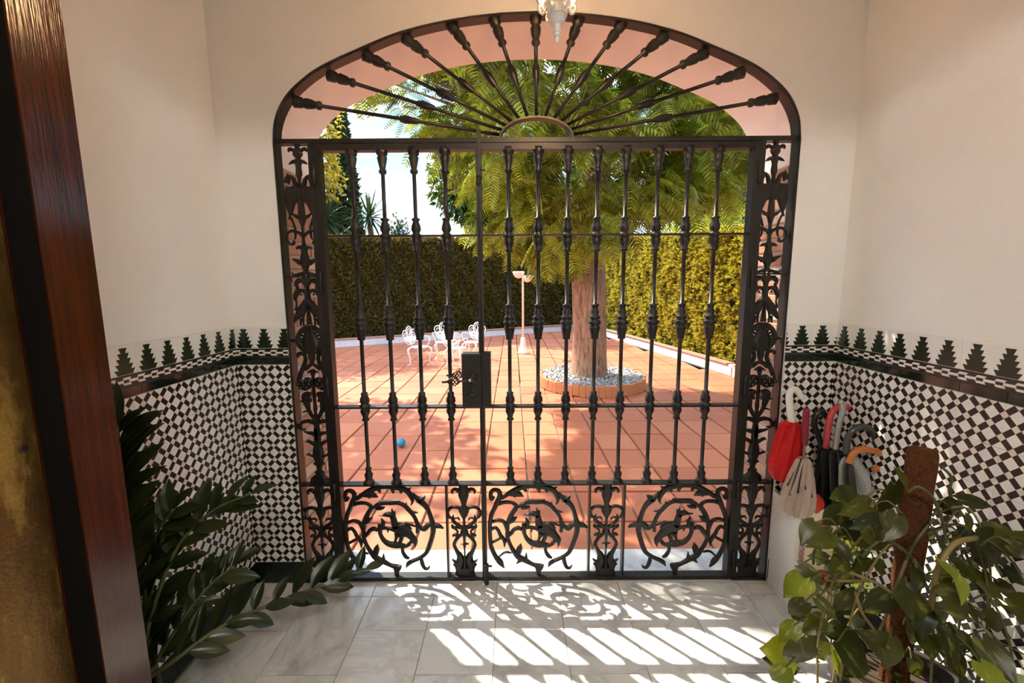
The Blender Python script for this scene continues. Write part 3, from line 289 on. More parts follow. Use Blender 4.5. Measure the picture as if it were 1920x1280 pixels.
for sgn in (-1, 1):
    X = sgn * x1; w.add([(X, 0, 2.1), (X, WD, 2.1), (X, WD, z0), (X, 0, z0)], [(0, 1, 2, 3)], 1)
    w.add([(X, 0, -0.2), (X, WD, -0.2), (X, WD, 2.1), (X, 0, 2.1)], [(0, 1, 2, 3)], 2)
w.add([(-4, 0, 4.2), (4, 0, 4.2), (4, WD, 4.2), (-4, WD, 4.2)], [(0, 1, 2, 3)])
wall_front = S('wall_front', w, [plaster, intrados_m, mortar_m])
def wallbox(name, *a): m = MB(); m.box(*a); return S(name, m, plaster)
wall_left = wallbox('wall_left', LX - 0.2, LX, PB, -0.001, -0.02, CEIL)
wall_right = wallbox('wall_right', RX, RX + 0.2, PB, -0.001, -0.02, CEIL)
DW = 1.44                                                             # right edge of the house doorway
m = MB(); m.box(LX - 0.2, -1.071, PB - 0.25, PB, -0.02, CEIL); m.box(DW, RX + 0.2, PB - 0.25, PB, -0.02, CEIL); m.box(-1.071, DW, PB - 0.25, PB, 2.55, CEIL)
S('wall_door', m, plaster)
m = MB(); m.box(LX - 0.2, RX + 0.2, PB - 0.25, 0, CEIL, CEIL + 0.1); S('ceiling', m, plaster)
# the hall behind the doorway
m = MB(); m.box(-2.3, 2.3, -5.2, PB - 0.25, -0.04, 0.0); S('floor_hall', m, marble_m)
m = MB(); m.box(-2.3, 2.3, -5.2, PB - 0.25, CEIL, CEIL + 0.1); S('ceiling_hall', m, plaster)
m = MB(); m.box(-2.4, -2.3, -5.2, PB - 0.25, -0.02, CEIL); S('wall_hall_left', m, plaster)
m = MB(); m.box(2.3, 2.4, -5.2, PB - 0.25, -0.02, CEIL); S('wall_hall_right', m, plaster)
m = MB(); m.box(-2.3, 2.3, -5.3, -5.2, -0.02, CEIL); S('wall_hall_back', m, plaster)
m = MB(); m.box(-2.3, LX - 0.2, PB - 0.3, PB - 0.25, -0.02, CEIL); m.box(RX + 0.2, 2.3, PB - 0.3, PB - 0.25, -0.02, CEIL); S('wall_hall_front', m, plaster)
# marble floor, every tile a piece
m = MB(); m.box(LX - 0.2, RX + 0.2, PB - 0.25, 0.273, -0.06, -0.004); floor = S('floor', m, marble_grout)
TC = {}
def tile_mesh(key, sx, sy, th, mat, b=0.0012):
    k = (key, round(sx, 3), round(sy, 3), th)
    if k not in TC: t = MB(); t.box(0, sx, 0, sy, -th, 0, 0, None, b); TC[k] = t.mesh(key, mat)
    return TC[k]
gp = 0.003; CW = 0.3125
for n in range(-5, 7):
    xa, xb = max(LX, -0.2025 + CW * n), min(RX, -0.2025 + CW * (n + 1))
    if xb - xa < 0.02: continue
    ys = [-0.104, -0.318, -0.753, -1.19, -1.4] if n % 2 == 0 else [-0.104, -0.541, -0.976, -1.4]
    for ya, yb in zip(ys[1:], ys[:-1]): link('floor_tile', tile_mesh('floor_tile', xb - xa - gp, yb - ya - gp, 0.012, marble_m), floor, (xa + gp / 2, ya + gp / 2, 0))
for xa, xb in ((LX, -0.83), (-0.83, -0.2025), (-0.2025, 0.4225), (0.4225, 1.0475), (1.0475, RX)):
    link('floor_tile', tile_mesh('floor_tile', xb - xa - gp, 0.103 - gp, 0.012, marble_m), floor, (xa + gp / 2, -0.104 + gp / 2, 0))
for xa, xb in ((-1.196, -0.42), (-0.42, 0.37), (0.37, 1.196)):
    link('sill_slab', tile_mesh('sill_slab', xb - xa - gp, 0.05, 0.012, marble_m), floor, (xa + gp / 2, 0.0, 0))
    link('sill_slab', tile_mesh('sill_slab', xb - xa - gp, 0.221, 0.012, marble_m), floor, (xa + gp / 2, 0.0525, 0.001))
# brick jambs
def jamb(side):
    X = side * x1; m = MB(); m.box(X - side * 0.0, X + side * 0.002, 0.056, WD - 0.005, 0.0, 2.1); 
    for r in range(31):
        z = 0.002 + r * 0.0677; cut = (0.285, 0.40) if r % 2 else (0.175, 0.30)
        ysp = [0.058, cut[0] - 0.005, cut[0] + 0.005, 0.418] if True else None
        for ya, yb in ((0.058, cut[0] - 0.005), (cut[0] + 0.005, 0.424)):
            b = MB(); j = random.uniform(0, 0.006); d = 0.010 + j
            b.box(min(X, X - side * d), max(X, X - side * d), ya + random.uniform(-.002, .002), yb + random.uniform(-.002, .002), z, z + 0.056 + random.uniform(-.002, .002), 0, None, 0.004)
            b.build('brick', brick_m, wall_front)
jamb(-1); jamb(1)
# tiled dado: parts of the walls
QT = 0.1488; ZT = 1.1636
def dado_tile(key, mat, sx, sz):
    k = (key, round(sx, 3), round(sz, 3))
    if k not in TC:
        t = MB(); g2 = 0.0011 if key == 'liner_tile' else 0.0006; t.box(g2, sx - g2, -0.006, 0, g2, sz - g2, 0, None, 0.0008); TC[k] = t.mesh(key, mat)
    return TC[k]
def dado(wall, org, ang, length, flip=False):
    def put(key, mat, sx, sz, s, z): 
        dx, dy = math.cos(ang), math.sin(ang)
        link(key, dado_tile(key, mat, sx, sz), wall, (org[0] + dx * s, org[1] + dy * s, z), (0, 0, ang))
    def row(key, mat, w_, sz, z, off=0.0):
        s = -off
        while s < length - 0.004:
            a, b = max(s, 0.0), min(s + w_, length)
            if b - a > 0.006:
                if a > s + 0.001:                                      # keep the print in step when a tile is cut at its start
                    k = (key, 'cut', round(a - s, 3), round(b - a, 3), sz)
                    if k not in TC: t = MB(); t.box(a - s, b - s - 0.0006, -0.006, 0, 0.0006, sz - 0.0006, 0, None, 0.0006); TC[k] = t.mesh(key, mat)
                    dx, dy = math.cos(ang), math.sin(ang); link(key, TC[k], wall, (org[0] + dx * s, org[1] + dy * s, z), (0, 0, ang))
                else: put(key, mat, b - a, sz, a, z)
            s += w_
    row('skirting_tile', green_m, 0.20, 0.118, 0.003)
    for r in range(7): row('star_tile', star_m, QT, QT, ZT - QT * (r + 1), 0.0372 * 2 if flip else 0.0)
    row('liner_tile', green_m, 0.149, 0.037, ZT, 0.0)
    row('chevron_tile', chev_m, 0.295, 0.0425, ZT + 0.037, 0.06)
    row('fir_tile', fir_m, 0.196, 0.104, ZT + 0.0795, 0.075 if flip else 0.0)
dado(wall_front, (LX, 0.0, 0), 0.0, -1.203 - LX)
dado(wall_front, (1.207, 0.0, 0), 0.0, RX - 1.207, True)
dado(wall_left, (LX, PB, 0), PI / 2, -PB - 0.001)
dado(wall_right, (RX, -0.001, 0), -PI / 2, -PB - 0.001)
# ---------------------------------------------------------------- wrought iron gate
YD = 0.045
def bars(*bx, b=0.0): 
    m = MB()
    for q in bx: m.box(*q, b=b)
    return m
gf = thing('gate_surround', 'fixed black wrought-iron arch surround with sunburst fanlight and ornate side strips', 'gate frame', (0, 0, 0))
m = MB(); tk = 0.009
inn = [(x * (1 - tk / 1.2), z - tk) for x, z in ARCH]; path_o = [(-1.2, 0.0)] + ARCH + [(1.2, 0.0)]; path_i = [(-1.2 + tk, 0.0)] + inn + [(1.2 - tk, 0.0)]
v = []; f = []
for (a, b) in zip(path_o, path_i): v += [(a[0], -0.004, a[1]), (b[0], -0.004, b[1]), (b[0], 0.052, b[1]), (a[0], 0.052, a[1])]
for i in range(len(path_o) - 1):
    for k in range(4): f.append((i * 4 + k, i * 4 + (k + 1) % 4, i * 4 + 4 + (k + 1) % 4, i * 4 + 4 + k))
m.add(v, f); m.build('arch_frame', iron, gf)
bars((-1.192, 1.192, 0.0, YD, 2.186, 2.206)).build('transom_bar', iron, gf)
bars((-1.192, -1.04, 0.0, 0.04, 0.0, 0.016)).build('base_bar', iron, gf); bars((1.04, 1.192, 0.0, 0.04, 0.0, 0.016)).build('base_bar', iron, gf)
for s in (-1, 1):
    a, b = sorted((s * 1.047, s * 1.024)); bars((a, b, 0.0, YD, 0.0, 2.188)).build('post', iron, gf)
    for z in (1.581, 0.530): a, b = sorted((s * 1.046, s * 1.193)); bars((a, b, 0.004, 0.042, z, z + 0.009)).build('cross_bar', iron, gf)
    for z in (2.05, 1.56, 1.05, 0.50, 0.12): m = MB(); m.lathe([(z - 0.05, 0.004), (z - 0.048, 0.0085), (z + 0.048, 0.0085), (z + 0.05, 0.004)], 8, 0, Matrix.Translation((s * 1.0225, -0.006, 0))); m.build('hinge', iron, gf, True)
def orn(key, ox, sym=True, sign=1, oz=0.0, y=0.02):
    m = MB()
    for st in ORN[key]:
        if sym and any(p[0] > 0.0005 for p in st): m.stroke(st, y, sign=1, ox=ox, oz=oz); m.stroke(st, y, sign=-1, ox=ox, oz=oz)
        else: m.stroke([(p[0], p[1], p[2] * (1.0 if sym else 1.3)) for p in st], y, sign=sign, ox=ox, oz=oz, tk=0.012 if sym else None)
    return m
for s in (-1, 1):
    m = orn('tall', s * 1.102)
    for k in range(13):                                               # bobbles of the shell
        a = PI * (k / 12); m.lathe([(-0.008, 0.001), (-0.005, 0.006), (0.005, 0.006), (0.008, 0.001)], 6, 0, Matrix.Translation((s * 1.102 + 0.066 * math.cos(a), 0.02, 1.29 + 0.05 * math.sin(a))))
    for sx_ in (-1, 1):                                               # flower heads
        for k in range(7):
            a = 2 * PI * k / 6; r_ = 0.020 if k < 6 else 0.0; m.lathe([(-0.012, 0.001), (-0.007, 0.009), (0.0, 0.012), (0.007, 0.009), (0.012, 0.001)], 7, 0, Matrix.Translation((s * 1.102 + sx_ * 0.047 + r_ * 1.3 * math.cos(a), 0.011, 1.062 + r_ * math.sin(a))) @ Matrix.Rotation(PI / 2, 4, 'X'))
    m.build('tall_ornament', iron, gf)
    orn('small', s * 1.112).build('short_ornament', iron, gf)
m = MB(); v = []; f = []; N = 24
for i in range(N + 1):
    a = PI * i / N; c, s_ = math.cos(a), math.sin(a)
    for rx, rz, y in ((0.170, 0.094, 0), (0.162, 0.086, 0), (0.162, 0.086, YD), (0.170, 0.094, YD)): v.append((rx * c, y, 2.205 + rz * s_))
for i in range(N):
    for k in range(4): f.append((i * 4 + k, i * 4 + (k + 1) % 4, i * 4 + 4 + (k + 1) % 4, i * 4 + 4 + k))
m.add(v, f); m.build('hub_ring', iron, gf)
for k, (xe, ze) in enumerate(((1.082, 2.372), (0.926, 2.483), (0.757, 2.566), (0.571, 2.636), (0.380, 2.688), (0.190, 2.714), (-0.004, 2.722), (-0.190, 2.714), (-0.380, 2.688), (-0.586, 2.636), (-0.768, 2.566), (-0.935, 2.483), (-1.096, 2.372))):
    th = math.radians(12 + 13 * k); xs, zs_ = 0.166 * math.cos(th), 2.205 + 0.09 * math.sin(th)
    d = Vector((xe - xs, 0, ze - zs_)); L_ = d.length; Mx = Matrix.Translation((xs, 0.022, zs_)) @ d.to_track_quat('Z', 'Y').to_matrix().to_4x4()
    kn = 0.46; pr = [(0, 0.0075), (L_ * kn - 0.055, 0.0075), (L_ * kn - 0.045, 0.013), (L_ * kn - 0.01, 0.0175), (L_ * kn + 0.012, 0.019), (L_ * kn + 0.018, 0.014), (L_ * kn + 0.028, 0.015), (L_ * kn + 0.034, 0.0085), (L_ - 0.122, 0.0085), (L_ - 0.116, 0.019), (L_ - 0.104, 0.02), (L_ - 0.097, 0.014), (L_ - 0.075, 0.021), (L_ - 0.05, 0.024), (L_ - 0.036, 0.017), (L_ - 0.03, 0.024), (L_ + 0.004, 0.027)]
    m = MB(); m.lathe(pr, 8, 0, Mx); m.build('spoke', iron, gf, True)
BAL = [(0.538, 0.028), (0.552, 0.026), (0.558, 0.017), (0.572, 0.019), (0.588, 0.022), (0.60, 0.014), (0.614, 0.014), (0.620, 0.017), (0.625, 0.0095), (0.868, 0.0095), (0.871, 0.018), (0.878, 0.018), (0.885, 0.013), (0.898, 0.016), (0.912, 0.023), (0.926, 0.024), (0.934, 0.018), (0.940, 0.026), (0.952, 0.026), (0.957, 0.018), (0.968, 0.024), (0.984, 0.023), (0.998, 0.016), (1.012, 0.018), (1.017, 0.0095),
  (1.275, 0.0095), (1.28, 0.02), (1.287, 0.018), (1.307, 0.022), (1.328, 0.026), (1.340, 0.027), (1.345, 0.021), (1.351, 0.031), (1.366, 0.031), (1.372, 0.020), (1.379, 0.028), (1.388, 0.028), (1.394, 0.018), (1.408, 0.022), (1.424, 0.015), (1.432, 0.015), (1.440, 0.02), (1.446, 0.02), (1.45, 0.0095),
  (1.695, 0.0095), (1.699, 0.019), (1.706, 0.019), (1.712, 0.014), (1.735, 0.022), (1.752, 0.025), (1.760, 0.019), (1.765, 0.026), (1.778, 0.026), (1.784, 0.017), (1.79, 0.018), (1.80, 0.024), (1.818, 0.022), (1.838, 0.014), (1.846, 0.02), (1.852, 0.02), (1.857, 0.0095),
  (2.052, 0.0095), (2.058, 0.018), (2.070, 0.018), (2.075, 0.013), (2.105, 0.020), (2.125, 0.024), (2.134, 0.019), (2.140, 0.026), (2.168, 0.028)]
bal_mesh = MB().lathe(BAL, 9).mesh('baluster', iron, True)
XB = [-0.8534, -0.7129, -0.5674, -0.4244, -0.1296, 0.0095, 0.1475, 0.2852, 0.4169, 0.5661, 0.704, 0.8431]
def leaf(name, label, xa, xb, bals, rounds, smalls, divs, xhinge):
    t = thing(name, label, 'gate leaf', (xhinge, 0, 0)); ox = -xhinge
    for z0_, z1_, d in ((2.155, 2.183, YD), (1.7685, 1.7765, 0.04), (0.9365, 0.945, YD), (0.530, 0.538, YD), (0.008, 0.026, YD)):
        bars((xa + ox, xb + ox, 0.0, d, z0_, z1_)).build('rail', iron, t)
    for q in (xa, xb):
        wd = 0.026 if abs(q) > 0.9 else 0.011; c = q + (0.013 if q < -0.9 else -0.013 if q > 0.9 else 0.0055 if q == xa else -0.0055)
        bars((c - wd / 2 + ox, c + wd / 2 + ox, -0.002, YD + 0.004, 0.006, 2.184), b=0.002).build('stile', iron, t)
    for x in bals: link('baluster', bal_mesh, t, (x + ox, 0.021, 0))
    for x, s in rounds: orn('roundel', x + ox, False, s).build('griffin_roundel', iron, t)
    for x in smalls: orn('small', x + ox).build('short_ornament', iron, t)
    for x in divs: bars((x - 0.005 + ox, x + 0.005 + ox, 0.004, 0.042, 0.02, 0.532)).build('divider_bar', iron, t)
    return t
lf = leaf('gate_leaf', 'left wrought-iron gate leaf with four turned balusters, lock case and twisted lever handle', -1.022, -0.268, XB[:4], ((-0.748, 1),), (-0.372,), (-0.459,), -1.022)
rt_ = leaf('gate_leaf', 'wide right wrought-iron gate leaf with eight balusters and two griffin roundels', -0.266, 1.022, XB[4:], ((0.0, 1), (0.748, -1)), (0.365,), (0.276, 0.4535), 1.022)
o = 1.022
bars((-0.3617 + o, -0.2695 + o, -0.018, 0.052, 0.9455, 1.213), b=0.002).build('lock_case', iron, lf); lc = lf.children[-1]
m = MB(); m.lathe([(0, 0.024), (0.004, 0.026), (0.008, 0.020), (0.012, 0.011), (0.05, 0.010)], 14, 0, Matrix.Translation((-0.312 + o, -0.018, 1.092)) @ Matrix.Rotation(PI / 2, 4, 'X')); m.build('escutcheon', steel_dark, lc, True)
m = MB(); m.lathe([(0, 0.016), (0.004, 0.015), (0.005, 0.006), (0.0, 0.004)], 12, 0, Matrix.Translation((-0.316 + o, -0.018, 1.02)) @ Matrix.Rotation(PI / 2, 4, 'X')); m.build('keyhole', steel_dark, lc, True)
for yy, x0_, x1_ in ((-0.062, -0.312, -0.452), (0.085, -0.312, -0.452)):
    m = MB(); m.tube([(x0_ + o, yy, 1.092), (x0_ - 0.055 + o, yy, 1.089), (x0_ - 0.062 + o, yy, 1.088)], 0.0055, 8); 
    for k in range(5):
        pts = []
        for i in range(13):
            t_ = i / 12; a = 2 * PI * (k / 5 + t_ * 0.75); r_ = 0.019 * math.sin(PI * t_) + 0.002; pts.append((x0_ - 0.055 - 0.058 * t_ + o, yy + r_ * math.cos(a), 1.087 + r_ * math.sin(a)))
        m.tube(pts, 0.003, 6)
    m.tube([(x0_ - 0.111 + o, yy, 1.086), (x1_ + o, yy, 1.085)], 0.006, 8); m.tube([(x0_ + o, yy * 0.2, 1.092), (x0_ + o, yy, 1.092), (x0_ + 0.012 + o, yy, 1.092)], 0.009, 8)
    tag(m.build('lever_handle', steel_dark, lc, True))
m = MB(); m.lathe([(-0.009, 0.001), (-0.006, 0.006), (0, 0.009), (0.006, 0.006), (0.009, 0.001)], 10, 0, Matrix.Translation((-0.318 + o, -0.078, 1.096))); tag(m.build('knob', chrome, lc, True), 'polished steel knob end of the handle')
o = -1.022
bars((-0.2645 + o, -0.2226 + o, -0.014, 0.05, 0.9455, 1.216), b=0.002).build('lock_keeper', iron, rt_)
m = MB(); m.box(-0.272 + o, -0.254 + o, -0.012, 0.0, 2.03, 2.235); m.box(-0.263 + o, -0.235 + o, -0.012, -0.004, 2.058, 2.066); m.lathe([(-0.02, 0.006), (-0.012, 0.013), (0.0, 0.009), (0.012, 0.013), (0.02, 0.006)], 8, 0, Matrix.Translation((-0.268 + o, -0.01, 2.02))); m.build('bolt', iron, rt_)
m = MB(); m.box(-0.270 + o, -0.246 + o, -0.016, 0.0, 0.005, 0.105); m.lathe([(0.0, 0.012), (0.03, 0.012), (0.11, 0.009)], 8, 0, Matrix.Translation((-0.258 + o, -0.018, 0))); m.box(-0.262 + o, -0.228 + o, -0.022, -0.015, 0.098, 0.106); m.build('bolt', iron, rt_)
# ---------------------------------------------------------------- the terrace
TZ = -0.10
K0, K1, K2, K3 = (-8.5, 6.89), (2.35, 12.81), (3.69, 5.26), (4.50, 0.6)
m = MB(); m.add([(-14, 0.42, TZ - 0.02), (14, 0.42, TZ - 0.02), (14, 30, TZ - 0.02), (-14, 30, TZ - 0.02)], [(0, 1, 2, 3)]); m.add([(-4, 0.273, TZ - 0.02), (4, 0.273, TZ - 0.02), (4, 0.42, TZ - 0.02), (-4, 0.42, TZ - 0.02)], [(0, 1, 2, 3)])
m.box(-1.2, 1.2, 0.262, 0.273, TZ - 0.02, -0.004)
terrace = S('floor_terrace', m, terra_grout)
def inside(x, y):                                                     # in front of both kerbs
    a = (K1[0] - K0[0]) * (y - K0[1]) - (K1[1] - K0[1]) * (x - K0[0]); b = (K2[0] - K1[0]) * (y - K1[1]) - (K2[1] - K1[1]) * (x - K1[0]); c = (K3[0] - K2[0]) * (y - K2[1]) - (K3[1] - K2[1]) * (x - K2[0])
    return a < 0 and (b < 0 if y > K2[1] else c < 0)
TW, TL = 0.378, 0.436; terr = tile_mesh('terrace_tile', TW - 0.016, TL - 0.016, 0.022, terra_m, 0.005); far_v = MB()
ring_c = Vector((1.16, 4.80)); near = []
for j in range(-3, 30):
    y = 1.613 + TL * j - TL
    for i in range(-24, 14):
        x = 0.005 + TW * i
        if y < 0.25 and abs(x) > 4: continue
        if not inside(x + TW / 2, y + TL / 2 - 0.1): continue
        if y + TL < 0.44 and (x > 1.2 or x < -1.4): continue
        vis = abs(x + 0.115) < 0.60 * (y + 2.08) + 0.4
        if vis and y < 5.6: near.append((y, x))
        elif y < 14: far_v.box(x + 0.008, x + TW - 0.008, y + 0.008, y + TL - 0.008, TZ - 0.02, TZ + random.uniform(-0.002, 0.002))
near.sort(); rest = near[300:]
for y, x in near[:300]:
    link('terrace_tile', terr, terrace, (x + 0.008, y + 0.008, TZ + random.uniform(-0.0025, 0.0025)), (random.uniform(-.002, .002), random.uniform(-.002, .002), random.uniform(-.006, .006)))
for y, x in rest: far_v.box(x + 0.008, x + TW - 0.008, y + 0.008, y + TL - 0.008, TZ - 0.02, TZ)
tag(far_v.build('far_terrace_tiles', terra_far_m, terrace), kind='stuff')
# kerbs with speckled riser tiles and terracotta coping
def kerb(n, a, b):
    A, B = Vector((*a, 0)), Vector((*b, 0)); d = B - A; L_ = d.length; ang = math.atan2(d.y, d.x)
    k = MB(); k.box(0, L_, 0.012, 0.13, TZ - 0.02, TZ + 0.20); kb = S('trim_%d' % n, k, mortar_m, loc=(A.x, A.y, 0), rot=(0, 0, ang))
    N = int(L_ / 0.2); tl = MB().box(0.001, 0.199, 0, 0.012, 0.0, 0.17, 0, None, 0.002).mesh('riser_tile', kerb_tile_m); cp_ = MB().box(0.002, 0.298, -0.02, 0.15, 0, 0.028, 0, None, 0.006).mesh('coping_tile', coping_m)
    for i in range(N): link('riser_tile', tl, kb, (i * 0.2, 0, TZ + 0.005))
    for i in range(int(L_ / 0.3)): link('coping_tile', cp_, kb, (i * 0.3, 0, TZ + 0.19))
kerb(1, K0, K1); kerb(2, K1, K2); kerb(3, K2, K3)
# earth beyond and the far hill
m = MB(); m.add([(-60, 5, -0.12), (60, 5, -0.12), (60, 120, -0.12), (-60, 120, -0.12)], [(0, 1, 2, 3)]); S('ground_garden', m, simple('dry_earth', (0.16, 0.11, 0.06), 0.95, var=0.3, ns=3))
hill = MB(); pts = [(-260 + 20 * i, 10 + 16 * math.exp(-((i - 8) / 5.0) ** 2) + 3 * math.sin(i * 1.7)) for i in range(27)]
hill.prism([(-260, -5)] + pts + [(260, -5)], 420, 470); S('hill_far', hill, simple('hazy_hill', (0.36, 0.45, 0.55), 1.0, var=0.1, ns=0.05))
# ---------------------------------------------------------------- hedges
def blades(n, L_, w, spread, seed):
    r = np.random.default_rng(seed); V = []; F = []
    for k in range(n):
        a = r.uniform(0, 2 * PI); t = r.uniform(0, spread); d = np.array([math.sin(t) * math.cos(a), math.cos(t), math.sin(t) * math.sin(a)]); s_ = np.cross(d, r.normal(size=3)); s_ /= np.linalg.norm(s_); l = L_ * r.uniform(0.6, 1.0); b = len(V)
        V += [-s_ * w * 0.3, s_ * w * 0.3, d * l * 0.55 + s_ * w * 0.5, d * l, d * l * 0.55 - s_ * w * 0.5]; F += [(b, b + 1, b + 2, b + 4), (b + 4, b + 2, b + 3, b + 3)]
    return np.array(V), np.array(F)
def tri(F): return np.concatenate([F[:, [0, 1, 2]], F[:, [0, 2, 3]]])[lambda A: (A[:, 0] != A[:, 1]) & (A[:, 1] != A[:, 2]) & (A[:, 0] != A[:, 2])] if False else np.array([t for q in F for t in ([q[0], q[1], q[2]], [q[0], q[2], q[3]]) if len(set(t)) == 3])
def hedge(name, label, a, b, depth, h0, h1, dens, seed, mat=None):
    r = np.random.default_rng(seed); A, B = np.array([*a, TZ]), np.array([*b, TZ]); d = B - A; L_ = np.linalg.norm(d); d = d / L_; nrm = np.array([-d[1], d[0], 0]); t = thing(name, label, 'hedge', tuple(A))
    c = MB(); ang = math.atan2(d[1], d[0]); Mz = Matrix.Rotation(ang, 4, 'Z'); c.add([(0.05, 0.10, 0), (L_ - 0.05, 0.10, 0), (L_ - 0.05, depth, 0), (0.05, depth, 0), (0.05, 0.10, h0 - 0.1), (L_ - 0.05, 0.10, h1 - 0.1), (L_ - 0.05, depth, h1 - 0.1), (0.05, depth, h0 - 0.1)], [(3, 2, 1, 0), (4, 5, 6, 7), (0, 1, 5, 4), (1, 2, 6, 5), (2, 3, 7, 6), (3, 0, 4, 7)], 0, Mz); c.build('twig_core', hedge_core, t)
    V0, F0 = blades(7, 0.11, 0.030, 0.9, seed); F0 = tri(F0)
    n1 = int(L_ * max(h0, h1) * dens); s_ = r.uniform(0, L_, n1); zz = r.uniform(0, 1, n1) ** 0.9; H = h0 + (h1 - h0) * s_ / L_; z = zz * H
    lump = 0.05 * np.sin(s_ * 5.1) * np.cos(z * 4.3) + 0.04 * np.sin(s_ * 11 + z * 7)
    P1 = d * s_[:, None] + nrm * (0.06 + lump + r.uniform(-0.06, 0.05, n1))[:, None]; P1[:, 2] = z; D1 = -nrm + r.normal(0, 0.35, (n1, 3)); D1[:, 2] += 0.5
    n2 = int(L_ * depth * dens * 0.8); s2 = r.uniform(0, L_, n2); P2 = d * s2[:, None] + nrm * r.uniform(0.0, depth, n2)[:, None]; P2[:, 2] = h0 + (h1 - h0) * s2 / L_ + r.uniform(-0.12, 0.03, n2); D2 = r.normal(0, 0.4, (n2, 3)); D2[:, 2] += 1.0
    P = np.r_[P1, P2]; D = np.r_[D1, D2]; V, F = scatter(V0, F0, frames_np(P, D, r.uniform(0.7, 1.3, len(P)), r.uniform(0, 6.28, len(P))))
    tag(link('foliage', np_mesh('hedge_foliage', V, F, mat or hedge_m), t), kind='stuff'); return t
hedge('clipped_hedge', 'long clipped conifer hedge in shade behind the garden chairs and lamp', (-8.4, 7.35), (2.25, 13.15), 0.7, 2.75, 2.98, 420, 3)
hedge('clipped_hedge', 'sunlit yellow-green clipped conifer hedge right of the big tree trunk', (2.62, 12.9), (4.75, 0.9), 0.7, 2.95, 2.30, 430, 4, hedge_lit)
# ---------------------------------------------------------------- trees
def limb(m, pts, r0, r1, n=9): 
    k = len(pts); m.tube(pts, [r0 + (r1 - r0) * i / (k - 1) for i in range(k)], n, smooth=5)
def frond_shape(L_, pairs, pl, w, droop):
    V = []; F = []
    def strip(p, d, side, l, w_):
        b = len(V); 
        for t, ww in ((0, 0.6), (0.5, 1.0), (1.0, 0.15)):
            q = p + d * l * t + np.array([0, 0, -0.35 * l * t * t]); V.append(q + side * w_ * ww * 0.5); V.append(q - side * w_ * ww * 0.5)
        F.extend([(b, b + 1, b + 3, b + 2), (b + 2, b + 3, b + 5, b + 4)])
    rach = lambda t: np.array([0, L_ * t, -droop * t * t])
    for k in range(4):
        b = len(V); t0, t1 = k / 4, (k + 1) / 4; V.extend([rach(t0) + [0.003, 0, 0], rach(t0) - [0.003, 0, 0], rach(t1) - [0.002, 0, 0], rach(t1) + [0.002, 0, 0]]); F.append((b, b + 1, b + 2, b + 3))
    for k in range(pairs):
        t = 0.12 + 0.86 * k / (pairs - 1); l = pl * math.sin(PI * (0.15 + 0.75 * t)) ** 0.7
        for s_ in (-1, 1):
            d = np.array([s_ * 0.86, 0.5, -0.06]); strip(rach(t), d, np.array([0.5 * s_, -0.86, 0.0]), l, w)
    return np.array(V), np.array(F)
# jacaranda
jt = thing('jacaranda_tree', 'big feathery-leaved tree growing from the round gravel bed', 'tree', (1.12, 4.82, 0.0)); base = Vector((1.12, 4.82, 0.0))
tm = MB(); 
tm.tube([(0, 0, -0.05), (0.0, 0, 0.15), (-0.01, 0.0, 0.6), (-0.02, 0, 1.2), (-0.03, 0, 1.8), (0.02, 0.05, 2.35), (0.18, 0.2, 3.0), (0.25, 0.4, 3.8), (0.1, 0.5, 4.8), (-0.1, 0.5, 5.8)], [0.33, 0.285, 0.265, 0.255, 0.25, 0.20, 0.13, 0.10, 0.07, 0.04], 16, smooth=4)
rg = np.random.default_rng(2)
tm.v = [(x + 0.014 * math.sin(31 * math.atan2(y, x) * 0.5 + z * 2.0) * (z < 2.6), y + 0.012 * math.cos(9 * math.atan2(y, x)) * (z < 2.6), z) for x, y, z in tm.v]
tm.build('trunk', bark_m, jt, True)
BR = [[(-0.1, -0.05, 1.75), (-0.32, -0.1, 2.15), (-0.62, 0.0, 2.6), (-1.0, 0.0, 2.95), (-1.7, 0.0, 3.5), (-2.6, -0.2, 3.9)], [(-0.35, -0.1, 2.2), (-0.75, -0.35, 2.35), (-1.15, -0.5, 2.5), (-1.5, -0.7, 2.6)], [(0.05, 0, 2.3), (0.45, 0.1, 3.0), (1.1, 0.1, 3.8), (1.9, -0.1, 4.5), (2.6, -0.3, 4.9)], [(0.0, -0.1, 2.6), (-0.2, -0.7, 3.4), (-0.3, -1.2, 4.2), (-0.5, -1.6, 4.8)], [(0.1, 0.1, 2.8), (0.3, 0.9, 3.6), (0.5, 1.6, 4.4)], [(-0.6, 0, 2.6), (-0.9, 0.6, 3.4), (-1.4, 1.0, 4.3), (-1.8, 1.2, 5.0)], [(0.5, 0.1, 3.1), (1.0, -0.6, 3.5), (1.7, -1.1, 3.9)], [(0.05, 0.1, 3.6), (0.7, 0.2, 4.7), (1.2, 0.2, 5.6)], [(-1.0, 0, 2.95), (-1.5, -0.6, 3.7), (-2.2, -0.8, 4.6)]]
for k, b in enumerate(BR): q = MB(); limb(q, b, (0.13, 0.06, 0.12, 0.09, 0.09, 0.08, 0.06, 0.07, 0.06)[k], 0.018); q.build('branch', bark_m, jt, True)
FV, FF = frond_shape(0.46, 13, 0.125, 0.021, 0.12); frond_me = np_mesh('frond', FV, FF, jaca_m)
def low(x): return np.interp(x, [-3.6, -2.7, -1.9, -1.3, -0.9, -0.2, 0.35, 0.8, 1.6, 2.4], [4.2, 3.75, 3.05, 2.25, 1.95, 1.75, 2.2, 2.25, 2.45, 2.9])
tips = []; 
